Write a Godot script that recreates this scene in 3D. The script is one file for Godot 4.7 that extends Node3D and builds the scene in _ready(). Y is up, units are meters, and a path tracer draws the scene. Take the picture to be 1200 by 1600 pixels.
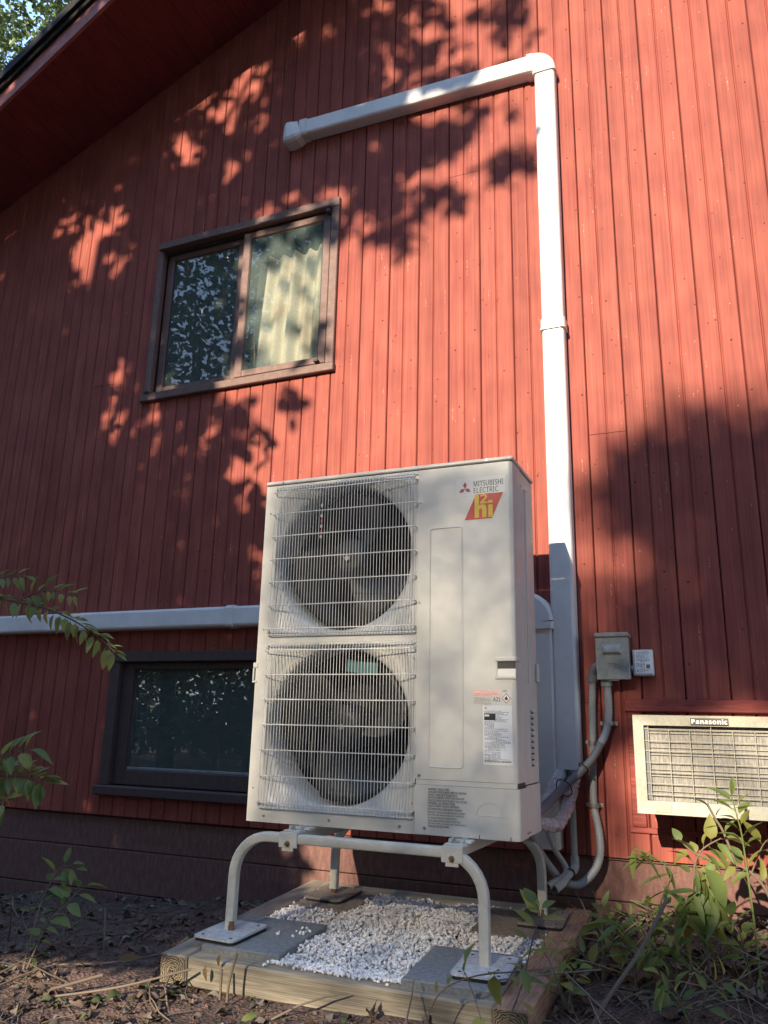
extends Node3D
# Heat pump beside a red board-sided house, low sun through trees. y up, metres; the siding face is z = 0, x runs along the wall.

const SUN := Vector3(0.125, -0.44, -1.0)          # the way the sunlight travels
var rng := RandomNumberGenerator.new()
var used := {}
var M := {}                                        # materials

func _ready() -> void:
	# camera
	var cam := Camera3D.new()
	cam.name = "camera"
	cam.fov = 65.53
	cam.near = 0.05
	cam.far = 300.0
	cam.rotation_order = EULER_ORDER_YXZ
	cam.position = Vector3(1.739, 0.846, 3.549)
	cam.rotation = Vector3(0.26173, 0.41176, 0.02360)
	add_child(cam)
	cam.current = true
	# sky, exposure
	var env := Environment.new()
	var sky := Sky.new()
	var sm := ProceduralSkyMaterial.new()
	sm.sky_top_color = Color(0.39, 0.50, 0.66)
	sm.sky_horizon_color = Color(0.80, 0.80, 0.77)
	sm.sky_curve = 0.18
	sm.sky_energy_multiplier = 1.5
	sm.ground_horizon_color = Color(0.30, 0.30, 0.27)
	sm.ground_bottom_color = Color(0.12, 0.11, 0.09)
	sm.sun_angle_max = 6.0
	sky.sky_material = sm
	env.background_mode = Environment.BG_SKY
	env.sky = sky
	env.background_energy_multiplier = 1.0
	env.ambient_light_source = Environment.AMBIENT_SOURCE_SKY
	env.tonemap_mode = Environment.TONE_MAPPER_LINEAR
	env.tonemap_exposure = 2.05
	env.sdfgi_enabled = true
	env.ssao_enabled = true
	env.ssil_enabled = true
	var we := WorldEnvironment.new()
	we.name = "world"
	we.environment = env
	add_child(we)
	# low sun from across the yard
	var sun := DirectionalLight3D.new()
	sun.name = "sun"
	sun.light_energy = 1.6
	sun.light_color = Color(1.0, 0.93, 0.82)
	sun.light_angular_distance = 0.5
	sun.shadow_enabled = true
	add_child(sun)
	sun.look_at_from_position(Vector3.ZERO, SUN, Vector3.UP)
	make_materials()
	build_ground()
	build_house()
	build_trees()
	build_curtain()
	build_heat_pump()
	build_stand()
	build_pad()
	build_ducts()
	build_pipes()
	build_boxes()
	build_ac()
	build_plants()
	build_litter()

# ------------------------------------------------------------------ naming and tagging
func numbered(parent: Node, called: String) -> String:
	var key := str(parent.get_instance_id()) + "/" + called
	var n: int = used.get(key, 0)
	used[key] = n + 1
	return called if n == 0 else "%s_%03d" % [called, n]

func put(o: Node3D, called: String, parent: Node = null) -> Node3D:
	var p: Node = self if parent == null else parent
	o.name = numbered(p, called)
	p.add_child(o, true)
	return o

func obj(called: String, mesh: Mesh, mat: Material, parent: Node = null) -> MeshInstance3D:
	var o := MeshInstance3D.new()
	o.mesh = mesh
	o.material_override = mat
	o.cast_shadow = GeometryInstance3D.SHADOW_CASTING_SETTING_ON
	put(o, called, parent)
	return o

func tag(o: Node, label: String, category: String, group := "") -> Node:
	o.set_meta("label", label)
	o.set_meta("category", category)
	if group != "":
		o.set_meta("group", group)
	return o

func thing(called: String, label: String, category: String, at := Vector3.ZERO, group := "") -> Node3D:
	var o := Node3D.new()
	put(o, called)
	o.position = at
	tag(o, label, category, group)
	return o

func stuff(o: Node) -> Node:
	o.set_meta("kind", "stuff")
	return o

# ------------------------------------------------------------------ mesh helpers
func tool(smooth := false) -> SurfaceTool:
	var st := SurfaceTool.new()
	st.begin(Mesh.PRIMITIVE_TRIANGLES)
	st.set_smooth_group(0 if smooth else -1)
	return st

func done(st: SurfaceTool) -> ArrayMesh:
	st.generate_normals()
	return st.commit()

func tri(st: SurfaceTool, a: Vector3, b: Vector3, c: Vector3, out: Vector3) -> void:
	if (b - a).cross(c - a).dot(out) > 0.0:       # Godot's front faces run clockwise
		st.add_vertex(a); st.add_vertex(c); st.add_vertex(b)
	else:
		st.add_vertex(a); st.add_vertex(b); st.add_vertex(c)

func quad(st: SurfaceTool, a: Vector3, b: Vector3, c: Vector3, d: Vector3, out: Vector3) -> void:
	tri(st, a, b, c, out)
	tri(st, a, c, d, out)

func box(st: SurfaceTool, lo: Vector3, hi: Vector3, bev := 0.0, xf := Transform3D.IDENTITY) -> void:
	var c := (lo + hi) * 0.5
	var h := (hi - lo) * 0.5
	var b: float = min(bev, min(h.x, min(h.y, h.z)) * 0.49)
	var B := xf.basis
	if b <= 0.0:
		for ax in 3:
			for s in [-1.0, 1.0]:
				var n := Vector3.ZERO; n[ax] = s
				var u := Vector3.ZERO; u[(ax + 1) % 3] = h[(ax + 1) % 3]
				var v := Vector3.ZERO; v[(ax + 2) % 3] = h[(ax + 2) % 3]
				var o := c + n * h[ax]
				quad(st, xf * (o - u - v), xf * (o + u - v), xf * (o + u + v), xf * (o - u + v), B * n)
		return
	for ax in 3:
		var a1 := (ax + 1) % 3
		var a2 := (ax + 2) % 3
		for s in [-1.0, 1.0]:
			var n := Vector3.ZERO; n[ax] = s
			var u := Vector3.ZERO; u[a1] = h[a1] - b
			var v := Vector3.ZERO; v[a2] = h[a2] - b
			var o := c + n * h[ax]
			quad(st, xf * (o - u - v), xf * (o + u - v), xf * (o + u + v), xf * (o - u + v), B * n)
		for s1 in [-1.0, 1.0]:                      # the chamfers along axis ax
			for s2 in [-1.0, 1.0]:
				var e := Vector3.ZERO; e[ax] = h[ax] - b
				var p := Vector3.ZERO; p[a1] = s1 * h[a1]; p[a2] = s2 * (h[a2] - b)
				var q := Vector3.ZERO; q[a1] = s1 * (h[a1] - b); q[a2] = s2 * h[a2]
				var n := Vector3.ZERO; n[a1] = s1; n[a2] = s2
				quad(st, xf * (c + p - e), xf * (c + p + e), xf * (c + q + e), xf * (c + q - e), B * n)
	for sx in [-1.0, 1.0]:
		for sy in [-1.0, 1.0]:
			for sz in [-1.0, 1.0]:
				var s := Vector3(sx, sy, sz)
				tri(st, xf * (c + s * (h - Vector3(0, b, b))), xf * (c + s * (h - Vector3(b, 0, b))), xf * (c + s * (h - Vector3(b, b, 0))), B * s)

func boxm(lo: Vector3, hi: Vector3, bev := 0.0) -> ArrayMesh:
	var st := tool()
	box(st, lo, hi, bev)
	return done(st)

# a closed section (x, y) swept along a line; up fixes the section's y at the start
func sweep(st: SurfaceTool, pts: Array, section: Array, up := Vector3.UP, scales: Array = [], caps := true) -> void:
	var n := pts.size()
	var m := section.size()
	var rows := []
	var y := up
	for i in n:
		var t: Vector3
		if i == 0: t = pts[1] - pts[0]
		elif i == n - 1: t = pts[n - 1] - pts[n - 2]
		else: t = (pts[i + 1] - pts[i]).normalized() + (pts[i] - pts[i - 1]).normalized()
		t = t.normalized()
		y = (y - t * y.dot(t))
		if y.length() < 1e-4:
			y = t.cross(Vector3(0.31, 0.2, 0.93))
		y = y.normalized()
		var x := y.cross(t)
		var stretch := 1.0
		if i > 0 and i < n - 1:
			stretch = 1.0
		var row := []
		var s: float = scales[i] if scales.size() > i else 1.0
		for k in m:
			row.append(pts[i] + (x * section[k].x + y * section[k].y) * s * stretch)
		rows.append(row)
	for i in n - 1:
		for k in m:
			var k2 := (k + 1) % m
			var mid: Vector3 = (rows[i][k] + rows[i][k2] + rows[i + 1][k] + rows[i + 1][k2]) * 0.25
			quad(st, rows[i][k], rows[i][k2], rows[i + 1][k2], rows[i + 1][k], mid - (pts[i] + pts[i + 1]) * 0.5)
	if caps:
		st.set_smooth_group(-1)
		for e in [[0, pts[0] - pts[1]], [n - 1, pts[n - 1] - pts[n - 2]]]:
			for k in m:
				tri(st, pts[e[0]], rows[e[0]][k], rows[e[0]][(k + 1) % m], e[1])
		st.set_smooth_group(0)

func ring(r: float, sides: int) -> Array:
	var a := []
	for k in sides:
		a.append(Vector2(cos(TAU * k / sides), sin(TAU * k / sides)) * r)
	return a

func rrect(w: float, h: float, r: float, per := 3) -> Array:
	var a := []
	for q in 4:
		var cx: float = (w * 0.5 - r) * (1 if q == 0 or q == 3 else -1)
		var cy: float = (h * 0.5 - r) * (1 if q < 2 else -1)
		for k in per + 1:
			var ang := TAU * 0.25 * (q + float(k) / per)
			a.append(Vector2(cx + cos(ang) * r, cy + sin(ang) * r))
	return a

func tube(st: SurfaceTool, pts: Array, r: float, sides := 8, scales: Array = [], caps := true) -> void:
	sweep(st, pts, ring(r, sides), Vector3(0.13, 0.9, 0.41), scales, caps)

func tubem(pts: Array, r: float, sides := 8, scales: Array = []) -> ArrayMesh:
	var st := tool(true)
	tube(st, pts, r, sides, scales)
	return done(st)

func curve(pts: Array, per := 6) -> Array:          # Catmull-Rom through the points
	var out := []
	var n := pts.size()
	for i in n - 1:
		var p0: Vector3 = pts[max(i - 1, 0)]
		var p1: Vector3 = pts[i]
		var p2: Vector3 = pts[i + 1]
		var p3: Vector3 = pts[min(i + 2, n - 1)]
		for k in per:
			out.append(p1.cubic_interpolate(p2, p0, p3, float(k) / per))
	out.append(pts[n - 1])
	return out

func even(pts: Array, step: float) -> Array:
	var c := Curve3D.new()
	c.bake_interval = step
	for p in pts: c.add_point(p)
	var out := []
	var l := c.get_baked_length()
	var n := int(ceil(l / step))
	for i in n + 1:
		out.append(c.sample_baked(l * i / n))
	return out

# a disc or screw head facing z
func disc(st: SurfaceTool, c: Vector3, r: float, h: float, sides := 10, axis := Vector3.BACK) -> void:
	tube(st, [c, c + axis * h], r, sides)

func text(called: String, s: String, x0: float, x1: float, y0: float, y1: float, z: float, mat: Material, parent: Node, bold := false, depth := 0.0006, fontname := "Droid Sans") -> MeshInstance3D:
	var f := SystemFont.new()
	f.font_names = PackedStringArray([fontname])
	if bold: f.font_weight = 700
	var t := TextMesh.new()
	t.font = f
	t.text = s
	t.font_size = 48
	t.pixel_size = 0.01
	t.depth = 0.01
	t.curve_step = 1.5
	t.horizontal_alignment = HORIZONTAL_ALIGNMENT_LEFT
	var bb := t.get_aabb()
	var o := obj(called, t, mat, parent)
	var sx := (x1 - x0) / bb.size.x
	var sy := (y1 - y0) / bb.size.y
	o.scale = Vector3(sx, sy, depth / 0.01)
	o.position = Vector3(x0 - bb.position.x * sx, y0 - bb.position.y * sy, z + depth * 0.5)
	return o

# ------------------------------------------------------------------ materials
func lin(r: float, g: float, b: float) -> Color:
	return Color(r, g, b).linear_to_srgb()

func noise(seed_: int, freq: float, octaves := 3) -> FastNoiseLite:
	var n := FastNoiseLite.new()
	n.seed = seed_
	n.noise_type = FastNoiseLite.TYPE_SIMPLEX_SMOOTH
	n.frequency = freq
	n.fractal_octaves = octaves
	return n

func plain(c: Color, rough := 0.6, metal := 0.0, spec := 0.5) -> StandardMaterial3D:
	var m := StandardMaterial3D.new()
	m.albedo_color = c
	m.roughness = rough
	m.metallic = metal
	m.metallic_specular = spec
	m.cull_mode = BaseMaterial3D.CULL_DISABLED
	return m

# grey texture that multiplies a colour: blotches and grain, optionally stretched
func mottle(seed_: int, size: int, stretch: Vector2, freq: float, lo: float, hi: float, fine := 0.3) -> Image:
	var im := Image.create(size, size, false, Image.FORMAT_RGB8)
	var a := noise(seed_, freq, 4)
	var b := noise(seed_ + 7, freq * 5.0, 2)
	for y in size:
		# wrap by mirroring so the edges meet
		var yy: float = abs(y - size * 0.5) * stretch.y
		for x in size:
			var xx: float = abs(x - size * 0.5) * stretch.x
			var v := (a.get_noise_2d(xx, yy) * (1.0 - fine) + b.get_noise_2d(xx, yy) * fine) * 0.9 + 0.5
			v = lerpf(lo, hi, clampf(v, 0.0, 1.0))
			im.set_pixel(x, y, Color(v, v, v))
	return im

func textured(c: Color, im: Image, scale: Vector3, rough := 0.7, bump := 0.0, metal := 0.0) -> StandardMaterial3D:
	var m := plain(c, rough, metal)
	m.albedo_texture = ImageTexture.create_from_image(im)
	m.uv1_triplanar = true
	m.uv1_scale = scale
	m.uv1_triplanar_sharpness = 4.0
	if bump > 0.0:
		var nm := im.duplicate()
		nm.convert(Image.FORMAT_RGBA8)
		nm.bump_map_to_normal_map(bump)
		m.normal_enabled = true
		m.normal_texture = ImageTexture.create_from_image(nm)
		m.normal_scale = 1.0
	return m

func siding_image() -> Image:
	var w := 1024
	var h := 1024
	var im := Image.create(w, h, false, Image.FORMAT_RGB8)
	var g := noise(11, 0.09, 3)
	var b := noise(23, 0.006, 3)
	for y in h:
		var yy: float = abs(y - 512)
		for x in w:
			var xx: float = abs(x - 512)
			var grain := g.get_noise_2d(xx, yy * 0.035)
			var cloud := b.get_noise_2d(xx, yy)
			var streak := b.get_noise_2d(xx * 3.0 + 300.0, yy * 0.12)
			var v := 1.0 + grain * 0.12 + cloud * 0.09 + streak * 0.09
			var f := pow(v, 2.1)
			im.set_pixel(x, y, lin(0.315 * f, (0.083 + cloud * 0.007) * f, 0.063 * f))
	var r := RandomNumberGenerator.new()
	r.seed = 5
	for i in 95:                                     # chipped paint: short pale streaks along the grain
		var x := r.randi_range(4, w - 8)
		var y := r.randi_range(10, h - 70)
		var l := r.randi_range(2, 9) if i % 3 else r.randi_range(14, 46)
		for k in l:
			if r.randf() < 0.66:
				im.fill_rect(Rect2i(x + (k / 9) % 2, y + k, r.randi_range(1, 4 if i % 3 else 3), 1), Color(0.83, 0.70, 0.62).lerp(Color(0.72, 0.42, 0.36), r.randf()))
	for i in 130:                                    # dents and dark nicks
		var x := r.randi_range(4, w - 8)
		var y := r.randi_range(10, h - 70)
		im.fill_rect(Rect2i(x, y, r.randi_range(2, 7), r.randi_range(1, 3)), Color(0.30, 0.11, 0.09))
	return im

func wood_image() -> Image:
	var s := 512
	var im := Image.create(s, s, false, Image.FORMAT_RGB8)
	var g := noise(61, 0.03, 3)
	var f := noise(62, 0.16, 2)
	for y in s:
		var yy: float = abs(y - 256)
		for x in s:
			var xx: float = abs(x - 256)
			var a := g.get_noise_2d(xx, yy * 0.05)
			var rings := sin((xx * 0.10 + a * 14.0)) * 0.5 + 0.5
			var v := 0.74 + 0.10 * rings + f.get_noise_2d(xx, yy * 0.06) * 0.22 + g.get_noise_2d(xx * 0.5 + 90.0, yy * 0.4) * 0.16
			im.set_pixel(x, y, Color(v, v, v))
	return im

func end_grain_image() -> Image:
	var s := 256
	var im := Image.create(s, s, false, Image.FORMAT_RGB8)
	var g := noise(71, 0.02, 3)
	for y in s:
		for x in s:
			var d := Vector2(x - 120, (y - 150)).length() + g.get_noise_2d(x, y) * 14.0
			var v := 0.62 + 0.30 * sin(d * 0.30) + 0.10 * g.get_noise_2d(x * 7.0, y * 7.0)
			im.set_pixel(x, y, Color(v, v, v))
	return im

# small print that nobody can read at this size: rows of little dashes
func print_image(w: int, h: int, seed_: int, ink: Color, paper: Color, row: int, margin: int) -> Image:
	var im := Image.create(w, h, false, Image.FORMAT_RGB8)
	im.fill(paper)
	var r := RandomNumberGenerator.new()
	r.seed = seed_
	var y := margin
	while y < h - margin:
		var x := margin + (r.randi_range(0, 3) * w / 8 if r.randf() < 0.25 else 0)
		var last := r.randi_range(w / 2, w - margin)
		while x < last:
			var l := r.randi_range(3, 12)
			im.fill_rect(Rect2i(x, y, min(l, last - x), row / 2), ink.lerp(paper, r.randf() * 0.4))
			x += l + 3
		y += row + (row / 2 if r.randf() < 0.2 else 0)
	return im

func picture(im: Image, rough := 0.5) -> StandardMaterial3D:
	var m := plain(Color.WHITE, rough)
	m.albedo_texture = ImageTexture.create_from_image(im)
	return m

# a flat print facing +z with its own texture coordinates
func decal_mesh(x0: float, x1: float, y0: float, y1: float, z: float) -> ArrayMesh:
	var st := tool()
	var P := [Vector3(x0, y0, z), Vector3(x1, y0, z), Vector3(x1, y1, z), Vector3(x0, y1, z)]
	var T := [Vector2(0, 1), Vector2(1, 1), Vector2(1, 0), Vector2(0, 0)]
	for k in [0, 2, 1, 0, 3, 2]:
		st.set_uv(T[k])
		st.add_vertex(P[k])
	return done(st)

func make_materials() -> void:
	var sid := siding_image()
	var sid_tex := ImageTexture.create_from_image(sid)
	var sn := sid.duplicate()
	sn.convert(Image.FORMAT_RGBA8)
	sn.bump_map_to_normal_map(3.0)
	var sid_nrm := ImageTexture.create_from_image(sn)
	var tones := [0.95, 0.90, 1.0, 0.92, 0.97, 0.86]
	for k in 6:
		var m := plain(lin(tones[k] * 0.97, tones[k] * 0.97, tones[k] * 0.97), 0.66, 0.0, 0.3)
		m.albedo_texture = sid_tex
		m.normal_enabled = true
		m.normal_texture = sid_nrm
		m.normal_scale = 0.8
		m.uv1_triplanar = true
		m.uv1_scale = Vector3(0.83, 0.47, 0.83)
		m.uv1_offset = Vector3(0.37 * k, 0.29 * k, 0.11 * k)
		M["siding%d" % k] = m
	var mot := mottle(3, 256, Vector2(1, 1), 0.02, 0.78, 1.0, 0.35)
	M.soffit = textured(lin(0.22, 0.030, 0.024), mot, Vector3(1.5, 1.5, 0.4), 0.7)  # same red paint as the wall, darkened here to put eave shade in the colour
	M.trim_red = textured(lin(0.36, 0.058, 0.044), mottle(5, 256, Vector2(0.1, 1.0), 0.06, 0.7, 1.0, 0.5), Vector3(1.0, 1.0, 1.0), 0.65, 2.0)
	M.fascia = textured(lin(0.44, 0.15, 0.135), mot, Vector3(1, 1, 1), 0.6)
	M.backing = plain(lin(0.08, 0.014, 0.011), 0.9)
	M.foundation = textured(lin(0.215, 0.108, 0.092), mottle(9, 512, Vector2(1, 0.30), 0.06, 0.72, 1.0, 0.4), Vector3(1.4, 1.4, 1.4), 0.88, 2.0)
	M.shingle = textured(lin(0.02, 0.019, 0.018), mot, Vector3(4, 4, 4), 0.95)
	M.frame = textured(lin(0.20, 0.112, 0.092), mot, Vector3(3.0, 3.0, 3.0), 0.6)
	M.frame_dark = textured(lin(0.085, 0.054, 0.049), mot, Vector3(3.0, 3.0, 3.0), 0.65)
	M.gasket = plain(lin(0.02, 0.02, 0.02), 0.6)
	M.glass = plain(Color(0.75, 0.85, 0.82, 0.07), 0.0)
	M.glass.transparency = BaseMaterial3D.TRANSPARENCY_ALPHA
	M.glass.metallic_specular = 0.9
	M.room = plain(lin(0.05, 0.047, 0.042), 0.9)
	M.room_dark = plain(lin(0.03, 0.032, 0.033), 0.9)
	M.curtain = textured(lin(0.56, 0.52, 0.38), mottle(15, 128, Vector2(1, 1), 0.2, 0.8, 1.0, 0.6), Vector3(3, 3, 3), 0.9)
	M.curtain.backlight_enabled = true
	M.curtain.backlight = lin(0.3, 0.27, 0.18)
	M.duct = textured(lin(0.82, 0.80, 0.78), mottle(21, 128, Vector2(1, 1), 0.02, 0.93, 1.0, 0.3), Vector3(1, 1, 1), 0.38)
	M.unit = textured(lin(0.64, 0.63, 0.585), mottle(31, 256, Vector2(1, 1), 0.012, 0.92, 1.0, 0.3), Vector3(0.9, 0.9, 0.9), 0.38)
	M.unit_dark = plain(lin(0.045, 0.045, 0.044), 0.6)
	M.wire = plain(lin(0.72, 0.71, 0.67), 0.4)
	M.fan = plain(lin(0.014, 0.014, 0.015), 0.5)
	M.coil = textured(lin(0.015, 0.016, 0.017), mottle(35, 128, Vector2(4, 0.1), 0.1, 0.3, 1.0, 0.4), Vector3(3, 3, 3), 0.6)
	M.steel = plain(lin(0.42, 0.41, 0.40), 0.35, 0.85)
	M.rusty = textured(lin(0.30, 0.17, 0.09), mot, Vector3(20, 20, 20), 0.55, 0.0, 0.6)
	M.stand = textured(lin(0.58, 0.575, 0.52), mottle(41, 128, Vector2(1, 1), 0.03, 0.88, 1.0, 0.3), Vector3(2, 2, 2), 0.42)
	M.plate = textured(lin(0.66, 0.68, 0.69), mottle(43, 128, Vector2(1, 1), 0.05, 0.7, 1.0, 0.5), Vector3(5, 5, 5), 0.5)
	M.rubber = plain(lin(0.015, 0.015, 0.016), 0.8)
	var wood := wood_image()
	M.timber_x = textured(lin(0.46, 0.36, 0.24), wood, Vector3(0.6, 4.0, 4.0), 0.85, 2.5)
	M.timber_z = textured(lin(0.44, 0.335, 0.23), wood, Vector3(4.0, 4.0, 0.6), 0.85, 2.5)
	# the grain of a texture runs along its v; on boards laid along x the texture is turned by a swapped image
	var wood_r := wood.duplicate()
	wood_r.rotate_90(CLOCKWISE)
	M.timber_x = textured(lin(0.41, 0.36, 0.275), wood_r, Vector3(0.7, 5.0, 5.0), 0.85, 2.5)
	M.timber_z = textured(lin(0.47, 0.36, 0.25), wood, Vector3(5.0, 5.0, 0.7), 0.85, 2.5)
	M.timber_cut = textured(lin(0.50, 0.30, 0.20), wood_r, Vector3(1.5, 5.0, 5.0), 0.85, 2.5)
	M.end_grain = picture(end_grain_image(), 0.9)
	M.end_grain.albedo_color = lin(0.42, 0.33, 0.22)
	M.paver = textured(lin(0.30, 0.315, 0.32), mottle(51, 256, Vector2(1, 1), 0.06, 0.68, 1.0, 0.6), Vector3(3, 3, 3), 0.85, 3.0)
	M.paver_brown = textured(lin(0.34, 0.285, 0.235), mottle(53, 256, Vector2(1, 1), 0.06, 0.6, 1.0, 0.6), Vector3(3, 3, 3), 0.85, 3.0)
	M.gravel = plain(Color.WHITE, 0.85)
	M.gravel.vertex_color_use_as_albedo = true
	M.dirt = textured(lin(0.20, 0.122, 0.094), mottle(57, 512, Vector2(1, 1), 0.03, 0.38, 1.0, 0.55), Vector3(0.9, 0.9, 0.9), 0.95, 6.0)
	M.litter = plain(Color.WHITE, 0.85)
	M.litter.vertex_color_use_as_albedo = true
	M.twig = textured(lin(0.20, 0.15, 0.11), mot, Vector3(30, 30, 30), 0.85)
	M.stick_pale = textured(lin(0.25, 0.19, 0.14), mot, Vector3(30, 30, 30), 0.85)
	M.bark = textured(lin(0.12, 0.095, 0.075), mottle(59, 128, Vector2(1, 0.2), 0.08, 0.4, 1.0, 0.5), Vector3(1.5, 1.5, 1.5), 0.95, 4.0)
	var greens := [Vector3(0.105, 0.140, 0.038), Vector3(0.135, 0.170, 0.052), Vector3(0.080, 0.112, 0.034), Vector3(0.185, 0.190, 0.055), Vector3(0.14, 0.10, 0.05)]
	for k in greens.size():
		var g: Vector3 = greens[k]
		var m := plain(lin(g.x, g.y, g.z), 0.58, 0.0, 0.4)
		m.backlight_enabled = true
		m.backlight = lin(g.x * 2.2, g.y * 2.2, g.z * 1.6)
		M["leaf%d" % k] = m
	M.crown = plain(Color.WHITE, 0.5)
	M.crown.vertex_color_use_as_albedo = true
	M.crown.backlight_enabled = true
	M.crown.backlight = lin(0.12, 0.12, 0.12)
	M.conduit = plain(lin(0.30, 0.315, 0.33), 0.5)
	M.conduit_dark = plain(lin(0.13, 0.138, 0.155), 0.4)
	M.fitting = plain(lin(0.16, 0.16, 0.165), 0.5)
	M.pvc = textured(lin(0.50, 0.51, 0.50), mot, Vector3(10, 10, 10), 0.45)
	M.tie = plain(lin(0.012, 0.012, 0.012), 0.5)
	M.foil = textured(lin(0.86, 0.86, 0.87), mottle(77, 256, Vector2(1, 1), 0.09, 0.0, 1.0, 0.5), Vector3(7, 7, 7), 0.25, 14.0, 0.7)
	M.foil.albedo_texture = null
	M.grey_box = textured(lin(0.31, 0.325, 0.315), mot, Vector3(3, 3, 3), 0.38)
	M.clear_box = plain(lin(0.48, 0.49, 0.50), 0.25)
	M.ac_frame = textured(lin(0.43, 0.415, 0.34), mottle(81, 256, Vector2(1, 1), 0.03, 0.84, 1.0, 0.4), Vector3(2, 2, 2), 0.5)
	M.ac_case = plain(lin(0.10, 0.095, 0.08), 0.7)
	var fin := mottle(83, 256, Vector2(1.0, 0.06), 0.22, 0.62, 1.0, 0.5)
	M.ac_fin = textured(lin(0.35, 0.33, 0.30), fin, Vector3(2.2, 2.2, 2.2), 0.6, 1.5)
	M.ink = plain(lin(0.02, 0.02, 0.022), 0.6)
	M.ink_soft = plain(lin(0.10, 0.10, 0.10), 0.6)
	M.white_ink = plain(lin(0.8, 0.8, 0.78), 0.5)
	M.red_ink = plain(lin(0.42, 0.05, 0.06), 0.5)
	M.red_badge = plain(lin(0.50, 0.012, 0.010), 0.4)
	M.yellow = plain(lin(0.66, 0.44, 0.012), 0.4)
	M.orange = plain(lin(0.80, 0.35, 0.02), 0.3)
	M.sticker = plain(lin(0.68, 0.68, 0.65), 0.3)
	M.teal = plain(lin(0.05, 0.17, 0.18), 0.4)
	M.nameplate = plain(lin(0.07, 0.06, 0.05), 0.4)

# ------------------------------------------------------------------ the house
const PITCH := 0.1705
const CRACK := 1.3835

func rake(x: float) -> Vector3:                    # lower outer edge of the fascia
	return Vector3(x, 4.418 + 0.426 * (x + 3.0), 0.531 + 0.092 * (x + 3.0))

# one siding board: V joint at both edges, a channel down the middle; pieces are [xa, xb, ya, yb]
func board_mesh(x0: float, pieces: Array, seed_: int) -> ArrayMesh:
	var r := RandomNumberGenerator.new()
	r.seed = seed_
	var w := PITCH
	var proud := r.randf_range(-0.0012, 0.0012)
	var g := 0.0010 + r.randf() * 0.0012
	var prof := [Vector2(g, -0.016), Vector2(g, -0.006), Vector2(g + 0.004, 0.0), Vector2(w * 0.5 - 0.0062, 0.0), Vector2(w * 0.5 - 0.0012, -0.0070),
		Vector2(w * 0.5 + 0.0012, -0.0070), Vector2(w * 0.5 + 0.0062, 0.0), Vector2(w - g - 0.004, 0.0), Vector2(w - g, -0.006), Vector2(w - g, -0.016)]
	var st := tool()
	for pc in pieces:
		var poly := []
		for k in prof.size() - 1:
			var a: Vector2 = prof[k]
			var b: Vector2 = prof[k + 1]
			var xa: float = x0 + a.x
			var xb: float = x0 + b.x
			if xb <= xa + 1e-6:
				if xa > pc[0] and xa < pc[1]:
					poly.append([Vector2(xa, a.y), Vector2(xb, b.y)])
				continue
			var ta := clampf((pc[0] - xa) / (xb - xa), 0.0, 1.0)
			var tb := clampf((pc[1] - xa) / (xb - xa), 0.0, 1.0)
			if tb > ta:
				poly.append([Vector2(lerpf(xa, xb, ta), lerpf(a.y, b.y, ta)), Vector2(lerpf(xa, xb, tb), lerpf(a.y, b.y, tb))])
		for s in poly:
			var p: Vector2 = s[0]
			var q: Vector2 = s[1]
			var n := Vector3(-(q.y - p.y), 0, q.x - p.x)
			if n.z < 0.0001: n = Vector3(-1 if p.y < q.y else 1, 0, 0)
			var o := Vector3(0, 0, proud)
			quad(st, Vector3(p.x, pc[2], p.y) + o, Vector3(q.x, pc[2], q.y) + o, Vector3(q.x, pc[3], q.y) + o, Vector3(p.x, pc[3], p.y) + o, n)
			quad(st, Vector3(p.x, pc[2], p.y) + o, Vector3(q.x, pc[2], q.y) + o, Vector3(q.x, pc[2], -0.016) + o, Vector3(p.x, pc[2], -0.016) + o, Vector3.DOWN)
	return done(st)

# a member of a window frame
func member(called: String, parent: Node, x0: float, x1: float, y0: float, y1: float, z0: float, z1: float, mat: Material, bev := 0.004) -> MeshInstance3D:
	return obj(called, boxm(Vector3(x0, y0, z0), Vector3(x1, y1, z1), bev), mat, parent)

func room(called: String, parent: Node, lo: Vector3, hi: Vector3, mat: Material) -> void:
	var st := tool()                                # five thick sides, open towards the window
	var t := 0.05
	box(st, Vector3(lo.x - t, lo.y - t, lo.z - t), Vector3(hi.x + t, hi.y + t, lo.z))
	box(st, Vector3(lo.x - t, lo.y - t, lo.z + 0.001), Vector3(lo.x, hi.y + t, hi.z))
	box(st, Vector3(hi.x, lo.y - t, lo.z + 0.001), Vector3(hi.x + t, hi.y + t, hi.z))
	box(st, Vector3(lo.x + 0.001, lo.y - t, lo.z + 0.001), Vector3(hi.x - 0.001, lo.y, hi.z))
	box(st, Vector3(lo.x + 0.001, hi.y, lo.z + 0.001), Vector3(hi.x - 0.001, hi.y + t, hi.z))
	obj(called, done(st), mat, parent)

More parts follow.
